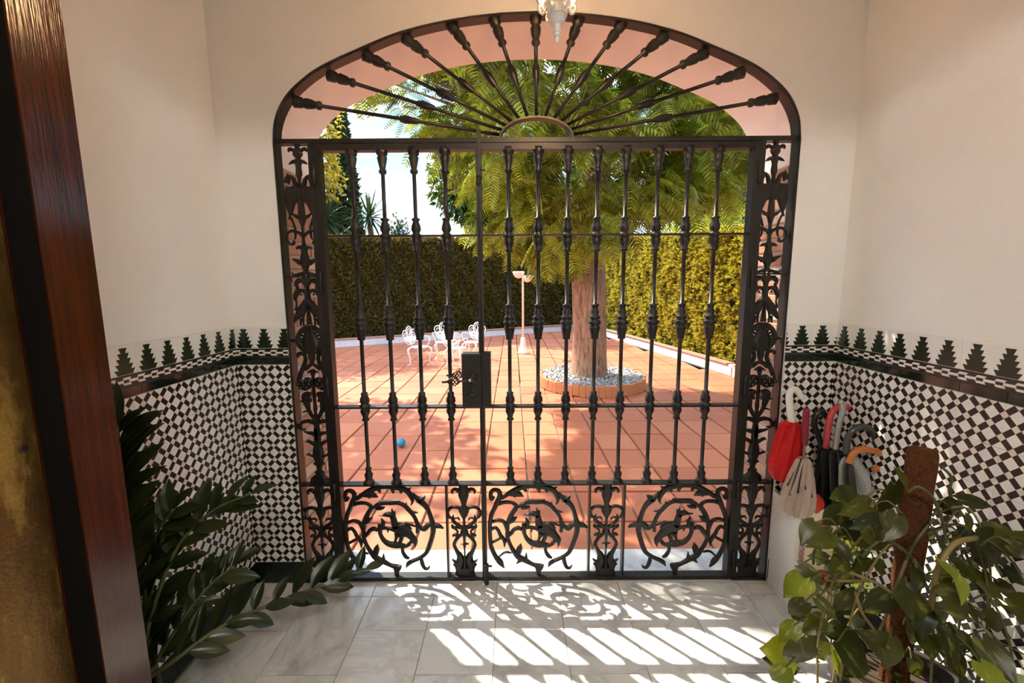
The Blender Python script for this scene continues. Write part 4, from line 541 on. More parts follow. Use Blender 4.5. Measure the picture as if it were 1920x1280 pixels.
while len(tips) < 275:
    p = rg.normal(0, 1, 3); p /= np.linalg.norm(p); p[1] -= 0.45; rr_ = rg.uniform(0.25, 1) ** 0.45; q = np.array([-0.15, 0.05, 4.1]) + p * rr_ * np.array([3.15, 2.3, 2.4])
    if q[2] < low(q[0]) + 0.25 or (q[2] < 2.9 and math.hypot(q[0], q[1]) < 0.5): continue
    tips.append(q)
for x, y, z in ((-0.9, -0.5, 2.15), (-1.2, -0.6, 2.3), (-0.6, -0.7, 2.05), (-0.35, -0.4, 1.95), (-1.35, -0.3, 2.6), (-0.95, -1.0, 2.5), (-1.5, -0.8, 2.75), (-1.05, -0.35, 2.0), (-0.7, -0.3, 2.3), (-1.55, -0.5, 2.35)): tips.append(np.array([x, y, z + 0.15]))
for k in range(13): tips.append(np.array([-0.2 + rg.normal(0, 0.45), -2.45 + rg.normal(0, 0.35), 5.5 + rg.normal(0, 0.3)]))  # unseen crown overhang, added to block sun from the right wall
for k in range(34): tips.append(np.array([rg.uniform(-0.4, 1.0), rg.uniform(-1.5, -0.6), rg.uniform(2.75, 4.9)]))
P = []; D = []
for q in tips:
    out = q - np.array([0, 0, 3.2]); out /= np.linalg.norm(out)
    for k in range(17):
        a = rg.uniform(0, 2 * PI); d = np.array([math.cos(a), math.sin(a), rg.uniform(-1.1, 0.25)]) + out * 0.45; P.append(q + rg.normal(0, 0.10, 3)); D.append(d)
P = np.array(P); D = np.array(D); Sc = rg.uniform(0.75, 1.25, len(P)); T = frames_np(P, D, Sc, rg.uniform(-0.5, 0.5, len(P)))
order = np.argsort(P[:, 1] + 0.15 * np.abs(P[:, 0]) + 0.3 * (P[:, 2] > 4.6)); 
for i in order[:300]: o = link('frond', frond_me, jt); o.matrix_local = Matrix(T[i].tolist())
V, F = scatter(FV, FF, T[order[300:]]); tag(link('foliage', np_mesh('jacaranda_foliage', V, F, jaca_m), jt), kind='stuff')
tw = MB()
for q in tips[::2]:
    tw.tube([tuple(q * 0.62 + np.array([0, 0, 3.4]) * 0.38), tuple(q * 0.85 + np.array([0, 0, 3.3]) * 0.15), tuple(q)], [0.02, 0.012, 0.006], 5)
tag(tw.build('twigs', bark_m, jt), kind='stuff')
# round bed of gravel with a ring of edging bricks
rb = thing('tree_bed', 'round raised gravel bed edged with orange bricks around the tree trunk', 'planter', (ring_c.x, ring_c.y, TZ))
m = MB(); m.lathe([(0.0, 0.79), (0.12, 0.79), (0.135, 0.5), (0.15, 0.02)], 40); m.build('soil', hedge_core, rb)
eb = MB().box(-0.045, 0.045, -0.025, 0.025, 0, 0.17, 0, None, 0.008).mesh('edging_brick', edging_m); NB = 56
for k in range(NB):
    a = 2 * PI * k / NB; link('edging_brick', eb, rb, (0.82 * math.cos(a), 0.82 * math.sin(a), random.uniform(-0.008, 0.012)), (random.uniform(-.03, .03), 0, a + PI / 2))
bm = bmesh.new(); bmesh.ops.create_icosphere(bm, subdivisions=1, radius=0.026); SV = np.array([v.co[:] for v in bm.verts]) * np.array([1.2, 1, 0.75]); SF = np.array([[v.index for v in f.verts] for f in bm.faces]); bm.free()
N = 1500; a = rg.uniform(0, 2 * PI, N); r_ = 0.80 * np.sqrt(rg.uniform(0.1, 1, N)); Pp = np.c_[r_ * np.cos(a), r_ * np.sin(a), 0.145 + rg.uniform(0, 0.02, N)]; V, F = scatter(SV, SF, frames_np(Pp, rg.normal(0, 1, (N, 3)), rg.uniform(0.6, 1.3, N), rg.uniform(0, 6, N)))
tag(link('gravel', np_mesh('gravel', V, F, stone_m), rb), kind='stuff')
# other planting
LV = np.array([(-.25, .35, 0.02), (0, 0, 0), (.25, .35, 0.02), (0, 1, -.12)]) ; LF = np.array([(0, 1, 2, 3)])
def crown(t, mat, c, rad, n, size, seed, name='foliage', hang=0.0, shell=0.5):
    r = np.random.default_rng(seed); p = r.normal(0, 1, (n, 3)); p /= np.linalg.norm(p, axis=1)[:, None]; k = r.uniform(shell, 1, n)[:, None]; lump = 1 + 0.16 * np.sin(p[:, [0]] * 7 + seed) * np.cos(p[:, [2]] * 6)
    P = np.array(c) + p * k * lump * np.array(rad); D = p + r.normal(0, 0.7, (n, 3)); D[:, 2] -= hang; V, F = scatter(LV, LF, frames_np(P, D, r.uniform(0.6, 1.3, n) * size, r.uniform(-1, 1, n)))
    return tag(link(name, np_mesh(name, V, F, mat), t), kind='stuff')
def tree(name, label, loc, h, rt0, mat, c, rad, n, size, seed, cat='tree', hang=0.2, shell=0.4):
    t = thing(name, label, cat, loc); m = MB(); m.tube([(0, 0, 0), (0.05, 0, h * 0.5), (c[0] * 0.7, c[1] * 0.7, h)], [rt0, rt0 * 0.75, rt0 * 0.4], 9, smooth=4)
    for k in range(5): a = k * 1.26 + seed; m.tube([(c[0] * .4, c[1] * .4, h * 0.7), (c[0] + rad[0] * .5 * math.cos(a), c[1] + rad[1] * .5 * math.sin(a), c[2] + rad[2] * 0.2)], [rt0 * 0.45, rt0 * 0.12], 6)
    m.build('trunk', bark_m, t, True); crown(t, mat, c, rad, n, size, seed, hang=hang, shell=shell); return t
tree('golden_tree', 'golden-leaved tree at left rising behind the shaded hedge, beside the dark cypress', (-6.9, 10.4, TZ), 4.2, 0.16, yellow_m, (0.3, 0.0, 5.3), (1.85, 1.6, 2.0), 11000, 0.155, 11, hang=0.6)
lt = tree('added_shade_tree', 'leafy green tree added outside the arch at left to shade the terrace, mostly hidden by the gate jamb', (-5.3, 5.3, TZ), 3.4, 0.15, shade_m, (0.35, -0.35, 4.7), (1.75, 1.65, 1.5), 5200, 0.2, 12, hang=0.4)  # added tree, mostly out of view, to cast the near-left terrace shade
m = MB(); m.lathe([(0.0, 0.62), (0.06, 0.6), (0.09, 0.1)], 20); m.build('soil_bed', hedge_core, lt)
def cypress(label, loc, h, r0, seed):
    t = thing('cypress', label, 'tree', loc); m = MB(); m.tube([(0, 0, 0), (0, 0, h * 0.9)], [0.16, 0.03], 8); m.build('trunk', bark_m, t)
    r = np.random.default_rng(seed); n = 5200; z = r.uniform(0.02, 1, n); rad = r0 * (1 - z) ** 0.65 * np.minimum(1, z * 6 + 0.35) * r.uniform(0.8, 1.08, n); a = r.uniform(0, 2 * PI, n)
    P = np.c_[rad * np.cos(a), rad * np.sin(a), z * h]; D = np.c_[np.cos(a) * 0.5, np.sin(a) * 0.5, np.ones(n)] + r.normal(0, 0.25, (n, 3)); V0, F0 = blades(5, 0.32, 0.09, 0.5, seed); F0 = tri(F0)
    V, F = scatter(V0, F0, frames_np(P, D, r.uniform(0.6, 1.1, n), r.uniform(0, 6, n))); tag(link('foliage', np_mesh('cypress_foliage', V, F, cyp_m), t), kind='stuff')
cypress('tall dark pointed cypress rising behind the hedge at left', (-6.75, 15.6, -0.1), 8.6, 0.9, 21)
def yucca(label, loc, zc, n, L_, seed):
    t = thing('yucca', label, 'plant', loc); m = MB(); m.tube([(0, 0, 0), (0.05, 0, zc * 0.6), (0, 0, zc)], [0.13, 0.1, 0.09], 8); m.build('stem', twig_m, t, True); r = np.random.default_rng(seed)
    for k in range(n):
        a = k * 2.39996; el = math.radians(80 - 125 * (k / n) ** 0.9); d = Vector((math.cos(a) * math.cos(el), math.sin(a) * math.cos(el), math.sin(el))); l = L_ * r.uniform(0.8, 1.1); q = MB(); v = []; up_ = d.cross(Vector((-math.sin(a), math.cos(a), 0))); sd_ = Vector((-math.sin(a), math.cos(a), 0))
        for t_, w_ in ((0, .02), (0.3, .032), (0.65, .024), (1, .002)):
            p = Vector((0, 0, zc)) + d * l * t_ + Vector((0, 0, -0.28 * l * t_ * t_ * math.cos(el))); v += [p - sd_ * w_, p + Vector((0, 0, -w_ * 0.5)), p + sd_ * w_]
        q.add(v, [(i * 3 + j, i * 3 + j + 1, i * 3 + 4 + j, i * 3 + 3 + j) for i in range(3) for j in range(2)]); q.build('blade', yucca_m, t)
yucca('dark spiky yucca head above the hedge at left', (-5.5, 10.7, -0.1), 3.45, 90, 1.15, 31)
yucca('second spiky yucca head, nearer the gap of sky', (-4.7, 12.3, -0.1), 3.75, 70, 1.05, 32)
tree('far_conifer', 'small distant grey-green conifer in the gap of sky at left', (-8.0, 29, -0.1), 4.0, 0.15, far_m, (0, 0, 4.3), (1.0, 1.0, 1.9), 1500, 0.28, 41, hang=0.0)
tree('lime_shrub', 'sunny lime-green shrub behind the hedge at right', (5.9, 11.5, -0.1), 2.4, 0.10, lime_m, (0, 0, 2.7), (1.9, 1.5, 1.35), 5200, 0.14, 51, 'shrub', hang=0.0)
tree('lime_shrub', 'lime-green shrub rounding over the hedge near the gate hinge at right', (6.4, 8.3, -0.1), 2.2, 0.10, lime_m, (0, 0, 2.3), (1.3, 1.5, 1.15), 3600, 0.14, 52, 'shrub', hang=0.0)
tree('shade_tree', 'dark green tree far behind the big feathery tree', (1.5, 16.5, -0.1), 4.5, 0.2, shade_m, (0, 0, 5.2), (3.6, 2.4, 3.4), 6500, 0.30, 61)
tree('shade_tree', 'mid-green tree just behind the back hedge, half hidden by the feathery tree', (-1.55, 13.4, -0.1), 4.0, 0.15, shade_m, (0, -0.6, 5.0), (1.3, 1.4, 1.6), 3800, 0.24, 63)
tree('shade_tree', 'green tree beyond the hedge corner at right', (7.8, 14.5, -0.1), 4.0, 0.2, shade_m, (0, 0, 5.0), (2.4, 2.0, 2.5), 3600, 0.28, 62)
t = thing('bare_twigs', 'bare thin twigs against the sky between cypress and tree', 'twigs', (-5.9, 13.6, -0.1)); m = MB(); rr = random.Random(4); m.tube([(0, 0, 0), (0.1, 0, 3.0), (0.35, 0, 5.4)], [0.03, 0.02, 0.008], 5, smooth=4)
for k in range(16):
    z = 2.9 + k * 0.15; x = 0.12 + 0.02 * k; s_ = 1 if k % 3 else -0.5; m.tube([(x, 0, z), (x + s_ * 0.4, rr.uniform(-.2, .2), z + 0.15), (x + s_ * rr.uniform(0.6, 1.1), rr.uniform(-.3, .3), z + rr.uniform(0.1, 0.35))], [0.009, 0.006, 0.003], 4)
m.build('twig', twig_m, t)
# ---------------------------------------------------------------- garden furniture
def chair_proto(label, loc, rz):
    t = thing('garden_chair', label, 'chair', loc, rz, None)
    m = MB(); m.lathe([(0.42, 0.19), (0.425, 0.205), (0.435, 0.205), (0.44, 0.195), (0.432, 0.17)], 20)
    for k in range(10): a = k * PI / 10; m.box(-0.2, 0.2, -0.008, 0.008, 0.428, 0.436, 0, Matrix.Rotation(a, 4, 'Z'))
    m.lathe([(0.427, 0.06), (0.437, 0.06)], 12); m.build('seat', white_iron, t)
    for sx, sy in ((-1, -1), (1, -1), (-1, 1), (1, 1)):
        q = MB(); q.tube([(sx * 0.13, sy * 0.13, 0.425), (sx * 0.185, sy * 0.185, 0.36), (sx * 0.165, sy * 0.165, 0.2), (sx * 0.155, sy * 0.155, 0.07), (sx * 0.19, sy * 0.19, 0.015), (sx * 0.215, sy * 0.215, 0.012)], [0.022, 0.028, 0.018, 0.013, 0.014, 0.012], 8, smooth=4); q.build('leg', white_iron, t, True)
    m = MB()
    def ring(cx, cz, rx, rz, w=0.022):
        m.stroke([(cx + rx * math.cos(2 * PI * k / 12), cz + rz * math.sin(2 * PI * k / 12), w) for k in range(13)], 0.0, n=2)
    ring(0, 0.74, 0.105, 0.125, 0.03); ring(-0.155, 0.70, 0.075, 0.085, 0.026); ring(0.155, 0.70, 0.075, 0.085, 0.026); ring(0, 0.745, 0.055, 0.075, 0.02)
    for s_ in (-1, 1):
        m.stroke([(0.04, 0.44, 0.03), (0.13, 0.48, 0.03), (0.19, 0.56, 0.03), (0.215, 0.64, 0.028)], sign=s_); m.stroke([(0.0, 0.45, 0.03), (0.05, 0.52, 0.03), (0.03, 0.60, 0.035), (0.10, 0.62, 0.03), (0.14, 0.60, 0.02)], sign=s_)
        m.stroke([(0.09, 0.66, 0.02), (0.05, 0.60, 0.02), (0.0, 0.57, 0.02)], sign=s_); m.stroke([(0.02, 0.52, 0.05), (0.10, 0.54, 0.06), (0.17, 0.60, 0.04)], sign=s_); m.stroke([(0.12, 0.70, 0.016), (0.15, 0.73, 0.016), (0.18, 0.70, 0.016), (0.15, 0.66, 0.016)], sign=s_)
    m.stroke([(0, 0.43, 0.05), (0, 0.5, 0.07), (0, 0.6, 0.05), (0, 0.68, 0.02)]); m.stroke([(0, 0.69, 0.02), (0.02, 0.74, 0.03), (0, 0.79, 0.02)])
    b = m.build('backrest', white_iron, t); b.location = (0, 0.19, 0); b.rotation_euler = (-0.14, 0, 0); b.location.z = 0.03
    m = MB()
    for s_ in (-1, 1): m.tube([(s_ * 0.20, 0.22, 0.62), (s_ * 0.25, 0.08, 0.655), (s_ * 0.245, -0.08, 0.64), (s_ * 0.205, -0.13, 0.55), (s_ * 0.19, -0.07, 0.44)], 0.012, 7, smooth=4)
    m.build('armrest', white_iron, t); return t
G_ = 'white ornate chairs on the terrace'
ch = chair_proto('leftmost ornate white chair, turned sideways with its back to the left', (-1.98, 6.55, TZ), PI / 2 - 0.45); ch['group'] = G_; ch.scale = (0.87, 0.87, 0.87)
def copy_tree(o, parent=None):
    c = o.copy(); COL.objects.link(c)
    if parent is not None: c.parent = parent
    for k in list(o.children): copy_tree(k, c)
    return c
for lb, loc, rz in (('ornate white chair facing the gate, second from the left', (-1.62, 7.25, TZ), 0.1), ('nearest ornate white chair, its back turned to the gate', (-1.22, 6.35, TZ), PI - 0.3), ('rightmost ornate white chair, facing the gate beside the gate lock case', (-0.98, 7.2, TZ), -0.35)):
    c = copy_tree(ch); c.location = loc; c.rotation_euler = (0, 0, rz); c['label'] = lb
t = thing('garden_lamp', 'cream garden lamp post with two dished heads before the back hedge', 'lamp', (0.13, 7.93, TZ))
m = MB(); m.lathe([(0.0, 0.13), (0.03, 0.13), (0.05, 0.11), (0.2, 0.065), (0.36, 0.05), (0.38, 0.03)], 16); m.build('base', lamp_white, t, True)
m = MB(); m.lathe([(0.36, 0.026), (1.72, 0.024), (1.76, 0.035), (1.78, 0.02)], 12); m.tube([(-0.09, 0, 1.80), (0, 0, 1.74), (0.09, 0, 1.72)], 0.02, 8); m.build('pole', lamp_white, t, True)
for x, z in ((-0.10, 1.81), (0.105, 1.72)):
    m = MB(); m.lathe([(z + 0.075, 0.02), (z + 0.078, 0.125), (z + 0.065, 0.14), (z + 0.02, 0.125), (z - 0.04, 0.09), (z - 0.07, 0.045), (z - 0.08, 0.01)], 18, 0, Matrix.Translation((x, 0, 0))); m.build('lamp_head', lamp_white, t, True)
M = Mat('blue_ball', rough=0.45); a = M.noise(55, 3); x, y, z = M.xyz(); M.base(M.mix(z.lt(-0.022), M.mix(a, (0.02, 0.16, 0.30), (0.05, 0.30, 0.50)), (0.45, 0.45, 0.12)))
m = MB(); m.lathe([(0.046 * math.cos(PI - PI * i / 10), 0.046 * math.sin(PI * i / 10) + 1e-4) for i in range(11)], 16); b = m.build('ball', M.m, None, True, (-1.252, 2.14, TZ + 0.046), (0.5, 0.3, 0)); tag(b, 'small blue ball lying on the terracotta tiles', 'ball')
# ---------------------------------------------------------------- the house door frame at left
m = MB(); m.box(-1.07, -1.0, -1.25, -1.147, 0.0, 2.5, 0, None, 0.004); m.box(-1.07, 1.44, -1.25, -1.147, 2.5, 2.548); dr = S('door_1', m, wood_m)
m = MB(); m.box(-1.10, -1.056, -1.46, -1.2505, 0.0, 2.5, 0, None, 0.003); m.build('rebate', wood_m, dr); m = MB(); m.box(-1.056, -1.004, -1.2545, -1.2502, 0.0, 2.5); m.build('painted_shadow_gap', simple('shadow_gap_black', (0.004, 0.0035, 0.003), 0.8, spec=0.1), dr)  # black strip painted in for the shade of the rebate gap
m = MB(); m.box(-1.0562, -1.0535, -1.40, -1.262, 0.2, 2.3, 0, None, 0.001); m.build('strike_plate', brass_m, dr); spl = dr.children[-1]
for y, z in ((-1.288, 1.245), (-1.325, 0.735), (-1.29, 0.70)):
    m = MB(); m.lathe([(0, 0.008), (0.002, 0.0078), (0.003, 0.005)], 10, 0, Matrix.Translation((-1.0535, y, z)) @ Matrix.Rotation(PI / 2, 4, 'Y')); m.build('screw', steel_dark, spl)
# ---------------------------------------------------------------- ceiling lantern
glass_m = Mat('amber_glass', (0.85, 0.45, 0.16), 0.25, spec=0.5); glass_m.b.inputs['Transmission Weight'].default_value = 0.85; glass_m = glass_m.m
ln = thing('hanging_lantern', 'white wrought lantern with amber glass hanging in front of the arch top', 'lantern', (0.03, -0.6, 0))
m = MB(); m.lathe([(2.300, 0.0035), (2.306, 0.0058), (2.318, 0.0058), (2.3185, 0.0095), (2.3275, 0.0105), (2.328, 0.013), (2.336, 0.0135), (2.3365, 0.0115), (2.350, 0.0135), (2.356, 0.021), (2.366, 0.026), (2.3755, 0.0265), (2.376, 0.0315), (2.386, 0.0335), (2.3865, 0.031), (2.40, 0.034), (2.408, 0.044), (2.412, 0.044)], 24); m.build('finial', white_iron, ln)
m = MB(); m.lathe([(2.408, 0.05), (2.44, 0.066), (2.60, 0.115), (2.604, 0.115)], 6); m.v.pop if False else None; g = m.build('glass_shade', glass_m, ln); g.data.polygons.foreach_set('use_smooth', [False] * len(g.data.polygons))
for k in range(6):
    a = k * PI / 3; c, s_ = math.cos(a), math.sin(a); m = MB(); m.tube([(0.052 * c, 0.052 * s_, 2.410), (0.069 * c, 0.069 * s_, 2.44), (0.118 * c, 0.118 * s_, 2.605)], 0.006, 6)
    m.tube([(0.034 * c, 0.034 * s_, 2.398), (0.045 * c, 0.045 * s_, 2.383), (0.056 * c, 0.056 * s_, 2.392), (0.055 * c, 0.055 * s_, 2.405), (0.047 * c, 0.047 * s_, 2.400)], 0.0045, 6, smooth=4); m.build('rib', white_iron, ln, True)
m = MB(); m.lathe([(2.604, 0.125), (2.612, 0.125), (2.66, 0.05), (2.69, 0.02), (2.70, 0.012)], 6); m.build('cap', white_iron, ln); m = MB(); m.tube([(0, 0, 2.70), (0, 0, CEIL)], 0.006, 6); m.lathe([(CEIL - 0.03, 0.02), (CEIL - 0.02, 0.05), (CEIL, 0.055)], 16); m.build('chain', white_iron, ln)
pl = bpy.data.lights.new('lantern_bulb', 'POINT'); pl.energy = LANTERN; pl.color = (1.0, 0.84, 0.66); pl.shadow_soft_size = 0.05; po = link('lantern_bulb', pl, ln, (0, 0, 2.55))
# added fill lamp in the hall behind the camera, out of view
hl = thing('added_hall_fill', 'added unseen ceiling lamp in the hall, fill light for the porch', 'lamp', (0.2, -2.9, CEIL)); em = bpy.data.materials.new('hall_fill_glow'); em.use_nodes = True; em.node_tree.nodes['Principled BSDF'].inputs['Emission Color'].default_value = (1, 0.93, 0.84, 1); em.node_tree.nodes['Principled BSDF'].inputs['Emission Strength'].default_value = HALL_FILL
m = MB(); m.lathe([(-0.26, 0.01), (-0.25, 0.12), (-0.2, 0.22), (-0.12, 0.26), (-0.04, 0.24)], 20); m.build('shade', em, hl, True); m = MB(); m.lathe([(-0.04, 0.25), (0.0, 0.25)], 20); m.build('mount', white_iron, hl)
# ---------------------------------------------------------------- plants in the porch
def leaf_shape(prof, fold, droop, n=7, curl=0.0):
    m = MB(); v = []; f = []
    for i in range(n + 1):
        t = i / n; w_ = np.interp(t, [p[0] for p in prof], [p[1] for p in prof])
        for s_ in (-1, -0.5, 0, 0.5, 1): v.append((s_ * w_, t - (0.16 * abs(s_) * max(0, 1 - t * 4) if prof[0][1] > 0.1 else 0), fold * abs(s_) * w_ - droop * t * t + curl * math.sin(t * 5 + s_ * 2) * w_))
    for i in range(n):
        for k in range(4): f.append((i * 5 + k, i * 5 + k + 1, i * 5 + 6 + k, i * 5 + 5 + k))
    return m.add(v, f)
zz_m = leafmat('glossy_zz_leaf', (0.010, 0.018, 0.005), (0.032, 0.044, 0.010), 0.28, 0.18, False, spec=0.5)
po_m = leafmat('pothos_leaf', (0.018, 0.026, 0.004), (0.075, 0.082, 0.011), 0.33, 0.38, False, noise=(5, 0.58, (0.17, 0.175, 0.045)))
pl_m = leafmat('pale_pothos_leaf', (0.17, 0.22, 0.02), (0.30, 0.34, 0.035), 0.32, 0.45, False, noise=(5, 0.56, (0.42, 0.42, 0.14)))
stem_m = simple('green_stem', (0.075, 0.085, 0.022), 0.5, var=0.3); vine_m = simple('brown_vine', (0.20, 0.15, 0.05), 0.55, var=0.3)
pot_m = simple('dark_brown_pot', (0.035, 0.024, 0.017), 0.8, var=0.15, ns=8); soil_m = simple('potting_soil', (0.05, 0.033, 0.02), 0.95, var=0.4, ns=40)
def pot(t, r0, r1, h):
    m = MB(); m.lathe([(0.0, r0), (h * 0.82, r1 * 0.95), (h * 0.83, r1 * 1.06), (h, r1 * 1.06), (h, r1 * 0.92), (h - 0.04, r1 * 0.9)], 24); m.build('pot', pot_m, t, True); m = MB(); m.lathe([(h - 0.06, r1 * 0.91), (h - 0.035, r1 * 0.9), (h - 0.03, 0.02)], 24); m.build('soil', soil_m, t)
zmesh = [leaf_shape([(0, 0.012), (0.1, 0.08), (0.3, 0.19), (0.55, 0.215), (0.82, 0.13), (1, 0.003)], 0.25 + 0.15 * k, 0.08 + 0.06 * k).mesh('leaflet', zz_m, True) for k in range(3)]
zp = Vector((-1.27, -1.0, 0.0)); zt = thing('zz_plant', 'dark glossy-leaved potted plant arching out beside the left door frame', 'plant', tuple(zp)); pot(zt, 0.11, 0.145, 0.2); rz_ = random.Random(9)
for si, st in enumerate(PTS['zz']):
    P_ = [Vector(p) - zp for p in st]; P_ = [Vector((P_[0].x * 0.25, P_[0].y * 0.25, 0.16))] + P_; P_[1].x = max(P_[1].x, -0.17)
    for p in P_: p.x = max(p.x, LX + 0.02 - zp.x)
    q = catmull([tuple(p) for p in P_], 8); m = MB(); m.tube(q, [0.011 - 0.007 * i / (len(q) - 1) for i in range(len(q))], 8); m.build('stem', stem_m, zt, True)
    N = 22 if si in (0,) else 26 if si in (2, 4) else 18; 
    for k in range(N):
        t = 0.34 + 0.66 * k / (N - 1); i = t * (len(q) - 1); a = Vector(q[int(i)]); b = Vector(q[min(int(i) + 1, len(q) - 1)]); p = a.lerp(b, i - int(i)); tan = (b - a).normalized() if (b - a).length > 1e-5 else (a - Vector(q[int(i) - 1])).normalized()
        sd_ = tan.cross(Vector((0.25, -0.8, 0.55))).normalized(); s_ = 1 if k % 2 else -1; d = tan * rz_.uniform(0.5, 0.9) + sd_ * s_ * rz_.uniform(0.5, 0.8) + Vector((0, 0, rz_.uniform(0.05, 0.75) if si == 0 else rz_.uniform(-0.1, 0.35))); 
        if k == N - 1: d = tan
        l = rz_.uniform(0.105, 0.165) * (1.15 if si in (2, 4) else 1.0) * (1.0 if t < 0.85 else 0.8)
        if (zp + p + d.normalized() * l).x < LX + 0.01: d.x = abs(d.x) * 0.3; d.y -= 0.4
        o = link('leaflet', zmesh[k % 3], zt); o.matrix_local = frame(p, d, (rz_.uniform(-.3, .3), -0.6, 0.8), l)
pp_ = Vector((1.15, -0.84, 0.0)); pt_ = thing('pothos', 'variegated trailing pothos climbing a brown coir pole in front of the umbrellas', 'plant', tuple(pp_)); pot(pt_, 0.15, 0.19, 0.26)
coir = Mat('coir_pole', rough=0.95, spec=0.1); a = coir.noise(110, 5, 0.7); coir.base(coir.ramp(a, (0.3, (0.075, 0.026, 0.010)), (0.7, (0.23, 0.085, 0.032)))).bump(a, 1.0, 0.02)
m = MB(); m.lathe([(0.2, 0.036)] + [(0.22 + 0.04 * k, 0.0375 + 0.0015 * math.sin(k * 2.1)) for k in range(20)] + [(1.02, 0.038), (1.035, 0.034), (1.04, 0.015)], 18, 0, Matrix.Translation((0.0, 0.04, 0))); m.build('coir_pole', coir.m, pt_, True)
for k, vn in enumerate(PTS['vines']):
    P_ = [tuple(Vector(p) - pp_) for p in vn]; m = MB(); m.tube(P_, 0.0075 if k == 0 else 0.0042, 7, smooth=6); m.build('vine', vine_m if k in (0, 1, 6, 7) else stem_m, pt_, True)
HEART = [(0, 0.16), (0.06, 0.30), (0.2, 0.42), (0.4, 0.42), (0.65, 0.29), (0.85, 0.12), (1, 0.003)]
pm = [[leaf_shape(HEART, f_, d_, 8, 0.06).mesh('leaf', mt, True) for f_, d_ in ((0.12, 0.12), (0.35, 0.22), (0.05, 0.3))] for mt in (po_m, pl_m)]
def pleaf(p, d, l, wf, pale, k, upv=None, stalk=True):
    o = link('leaf', pm[1 if pale else 0][k % 3], pt_); Mx = frame(p, d, upv or (rz_.uniform(-.4, .4), -0.8, 0.6), l); Mx = Mx @ Matrix.Diagonal((wf, 1, 1, 1)); o.matrix_local = Mx
    if stalk:
        c = Vector(p); e_ = c * 0.72 + Vector((0.0, 0.02, min(c.z * 0.72 + 0.06, 0.8) * 0.28)); m = MB(); m.tube([tuple(c), tuple(c.lerp(e_, 0.5) + Vector((0, 0, 0.03))), tuple(e_)], 0.0025, 5, smooth=3); m.build('stalk', stem_m, pt_)
for k, (a, b, wf, tint) in enumerate(PTS['pothos']):
    p = Vector(a) - pp_; d = Vector(b) - Vector(a); p.x = min(p.x, RX - 0.05 - pp_.x); pleaf(p, d, max(d.length, 0.06), wf, tint > 0.65, k)
for k in range(95):
    a = rz_.uniform(0, 2 * PI); zc = rz_.uniform(0.02, 0.86); r_ = 0.36 * math.sqrt(rz_.uniform(0.03, 1)) * (1.05 - 0.75 * max(0, zc - 0.25)); p = Vector((r_ * math.cos(a), r_ * math.sin(a) * 0.75, zc))
    if (pp_ + p).x > RX - 0.06: p.x = RX - 0.06 - pp_.x - rz_.uniform(0, 0.1)
    d = Vector((math.cos(a) * 0.7, math.sin(a) * 0.7 - 0.25, rz_.uniform(-1.0, 0.2))); l = rz_.uniform(0.055, 0.105)
    if (pp_ + p + d.normalized() * l).x > RX - 0.02: d.x = -0.3
    if p.z + d.normalized().z * l < 0.01: p.z = l + 0.02
    pleaf(p, d, l, rz_.uniform(0.75, 0.95), rz_.random() < 0.10, k, stalk=k % 2 == 0)
for k in range(16):                                                  # thin trailing vines
    a = rz_.uniform(0, 2 * PI); r_ = rz_.uniform(0.15, 0.30); z = rz_.uniform(0.45, 0.85); c, s_ = math.cos(a), math.sin(a) * 0.8
    pts = [(0.03 * c, 0.04 + 0.03 * s_, z), (r_ * 0.6 * c, r_ * 0.6 * s_, z + 0.06), (min(r_ * c, 0.27), r_ * s_, z - 0.08), (min(r_ * 1.15 * c, 0.27), r_ * 1.15 * s_, z - 0.30), (min(r_ * 1.1 * c, 0.27), r_ * 1.1 * s_, max(z - 0.5, 0.03))]
    m = MB(); m.tube(pts, 0.0032, 6, smooth=5); m.build('vine', vine_m if k % 3 else stem_m, pt_, True)
# ---------------------------------------------------------------- umbrella stand and umbrellas
stand_w = simple('white_card', (0.80, 0.77, 0.71), 0.55, var=0.04); cream = simple('cream_print', (0.80, 0.70, 0.50), 0.6, var=0.05)
M = Mat('warm_picture', rough=0.5); a = M.noise(22, 4); M.base(M.ramp(a, (0.35, (0.10, 0.012, 0.006)), (0.5, (0.50, 0.09, 0.02)), (0.62, (0.75, 0.36, 0.10)))); pic1 = M.m
M = Mat('photo_strip', rough=0.5); t_ = M.n('ShaderNodeTexVoronoi'); t_.inputs['Scale'].default_value = 48; M.L(M.coord(), t_.inputs[0]); M.base(M.mix(0.25, M.ramp(E(t_.outputs['Distance']), (0.1, (0.03, 0.025, 0.03)), (0.5, (0.30, 0.14, 0.10)), (0.8, (0.7, 0.6, 0.6))), t_.outputs['Color'])); pic2 = M.m
bx0, bx1, by0, by1, bh = 1.203, 1.438, -0.195, -0.014, 0.50; stn = thing('umbrella_stand', 'white square umbrella stand printed with warm pictures, beside the gate at right', 'umbrella stand', ((bx0 + bx1) / 2, (by0 + by1) / 2, 0)); ox_, oy_ = -(bx0 + bx1) / 2, -(by0 + by1) / 2
m = MB(); w_ = 0.006
for q in ((bx0, bx0 + w_, by0, by1), (bx1 - w_, bx1, by0, by1), (bx0 + w_, bx1 - w_, by0, by0 + w_), (bx0 + w_, bx1 - w_, by1 - w_, by1)): m.box(q[0] + ox_, q[1] + ox_, q[2] + oy_, q[3] + oy_, 0.0, bh)
m.box(bx0 + ox_, bx1 + ox_, by0 + oy_, by1 + oy_, 0.0, 0.008); m.build('body', stand_w, stn)
m = MB()
for z in (0.0, bh - 0.02): m.box(bx0 - 0.004 + ox_, bx0 + ox_ , by0 - 0.004 + oy_, by1 + oy_, z, z + 0.02)
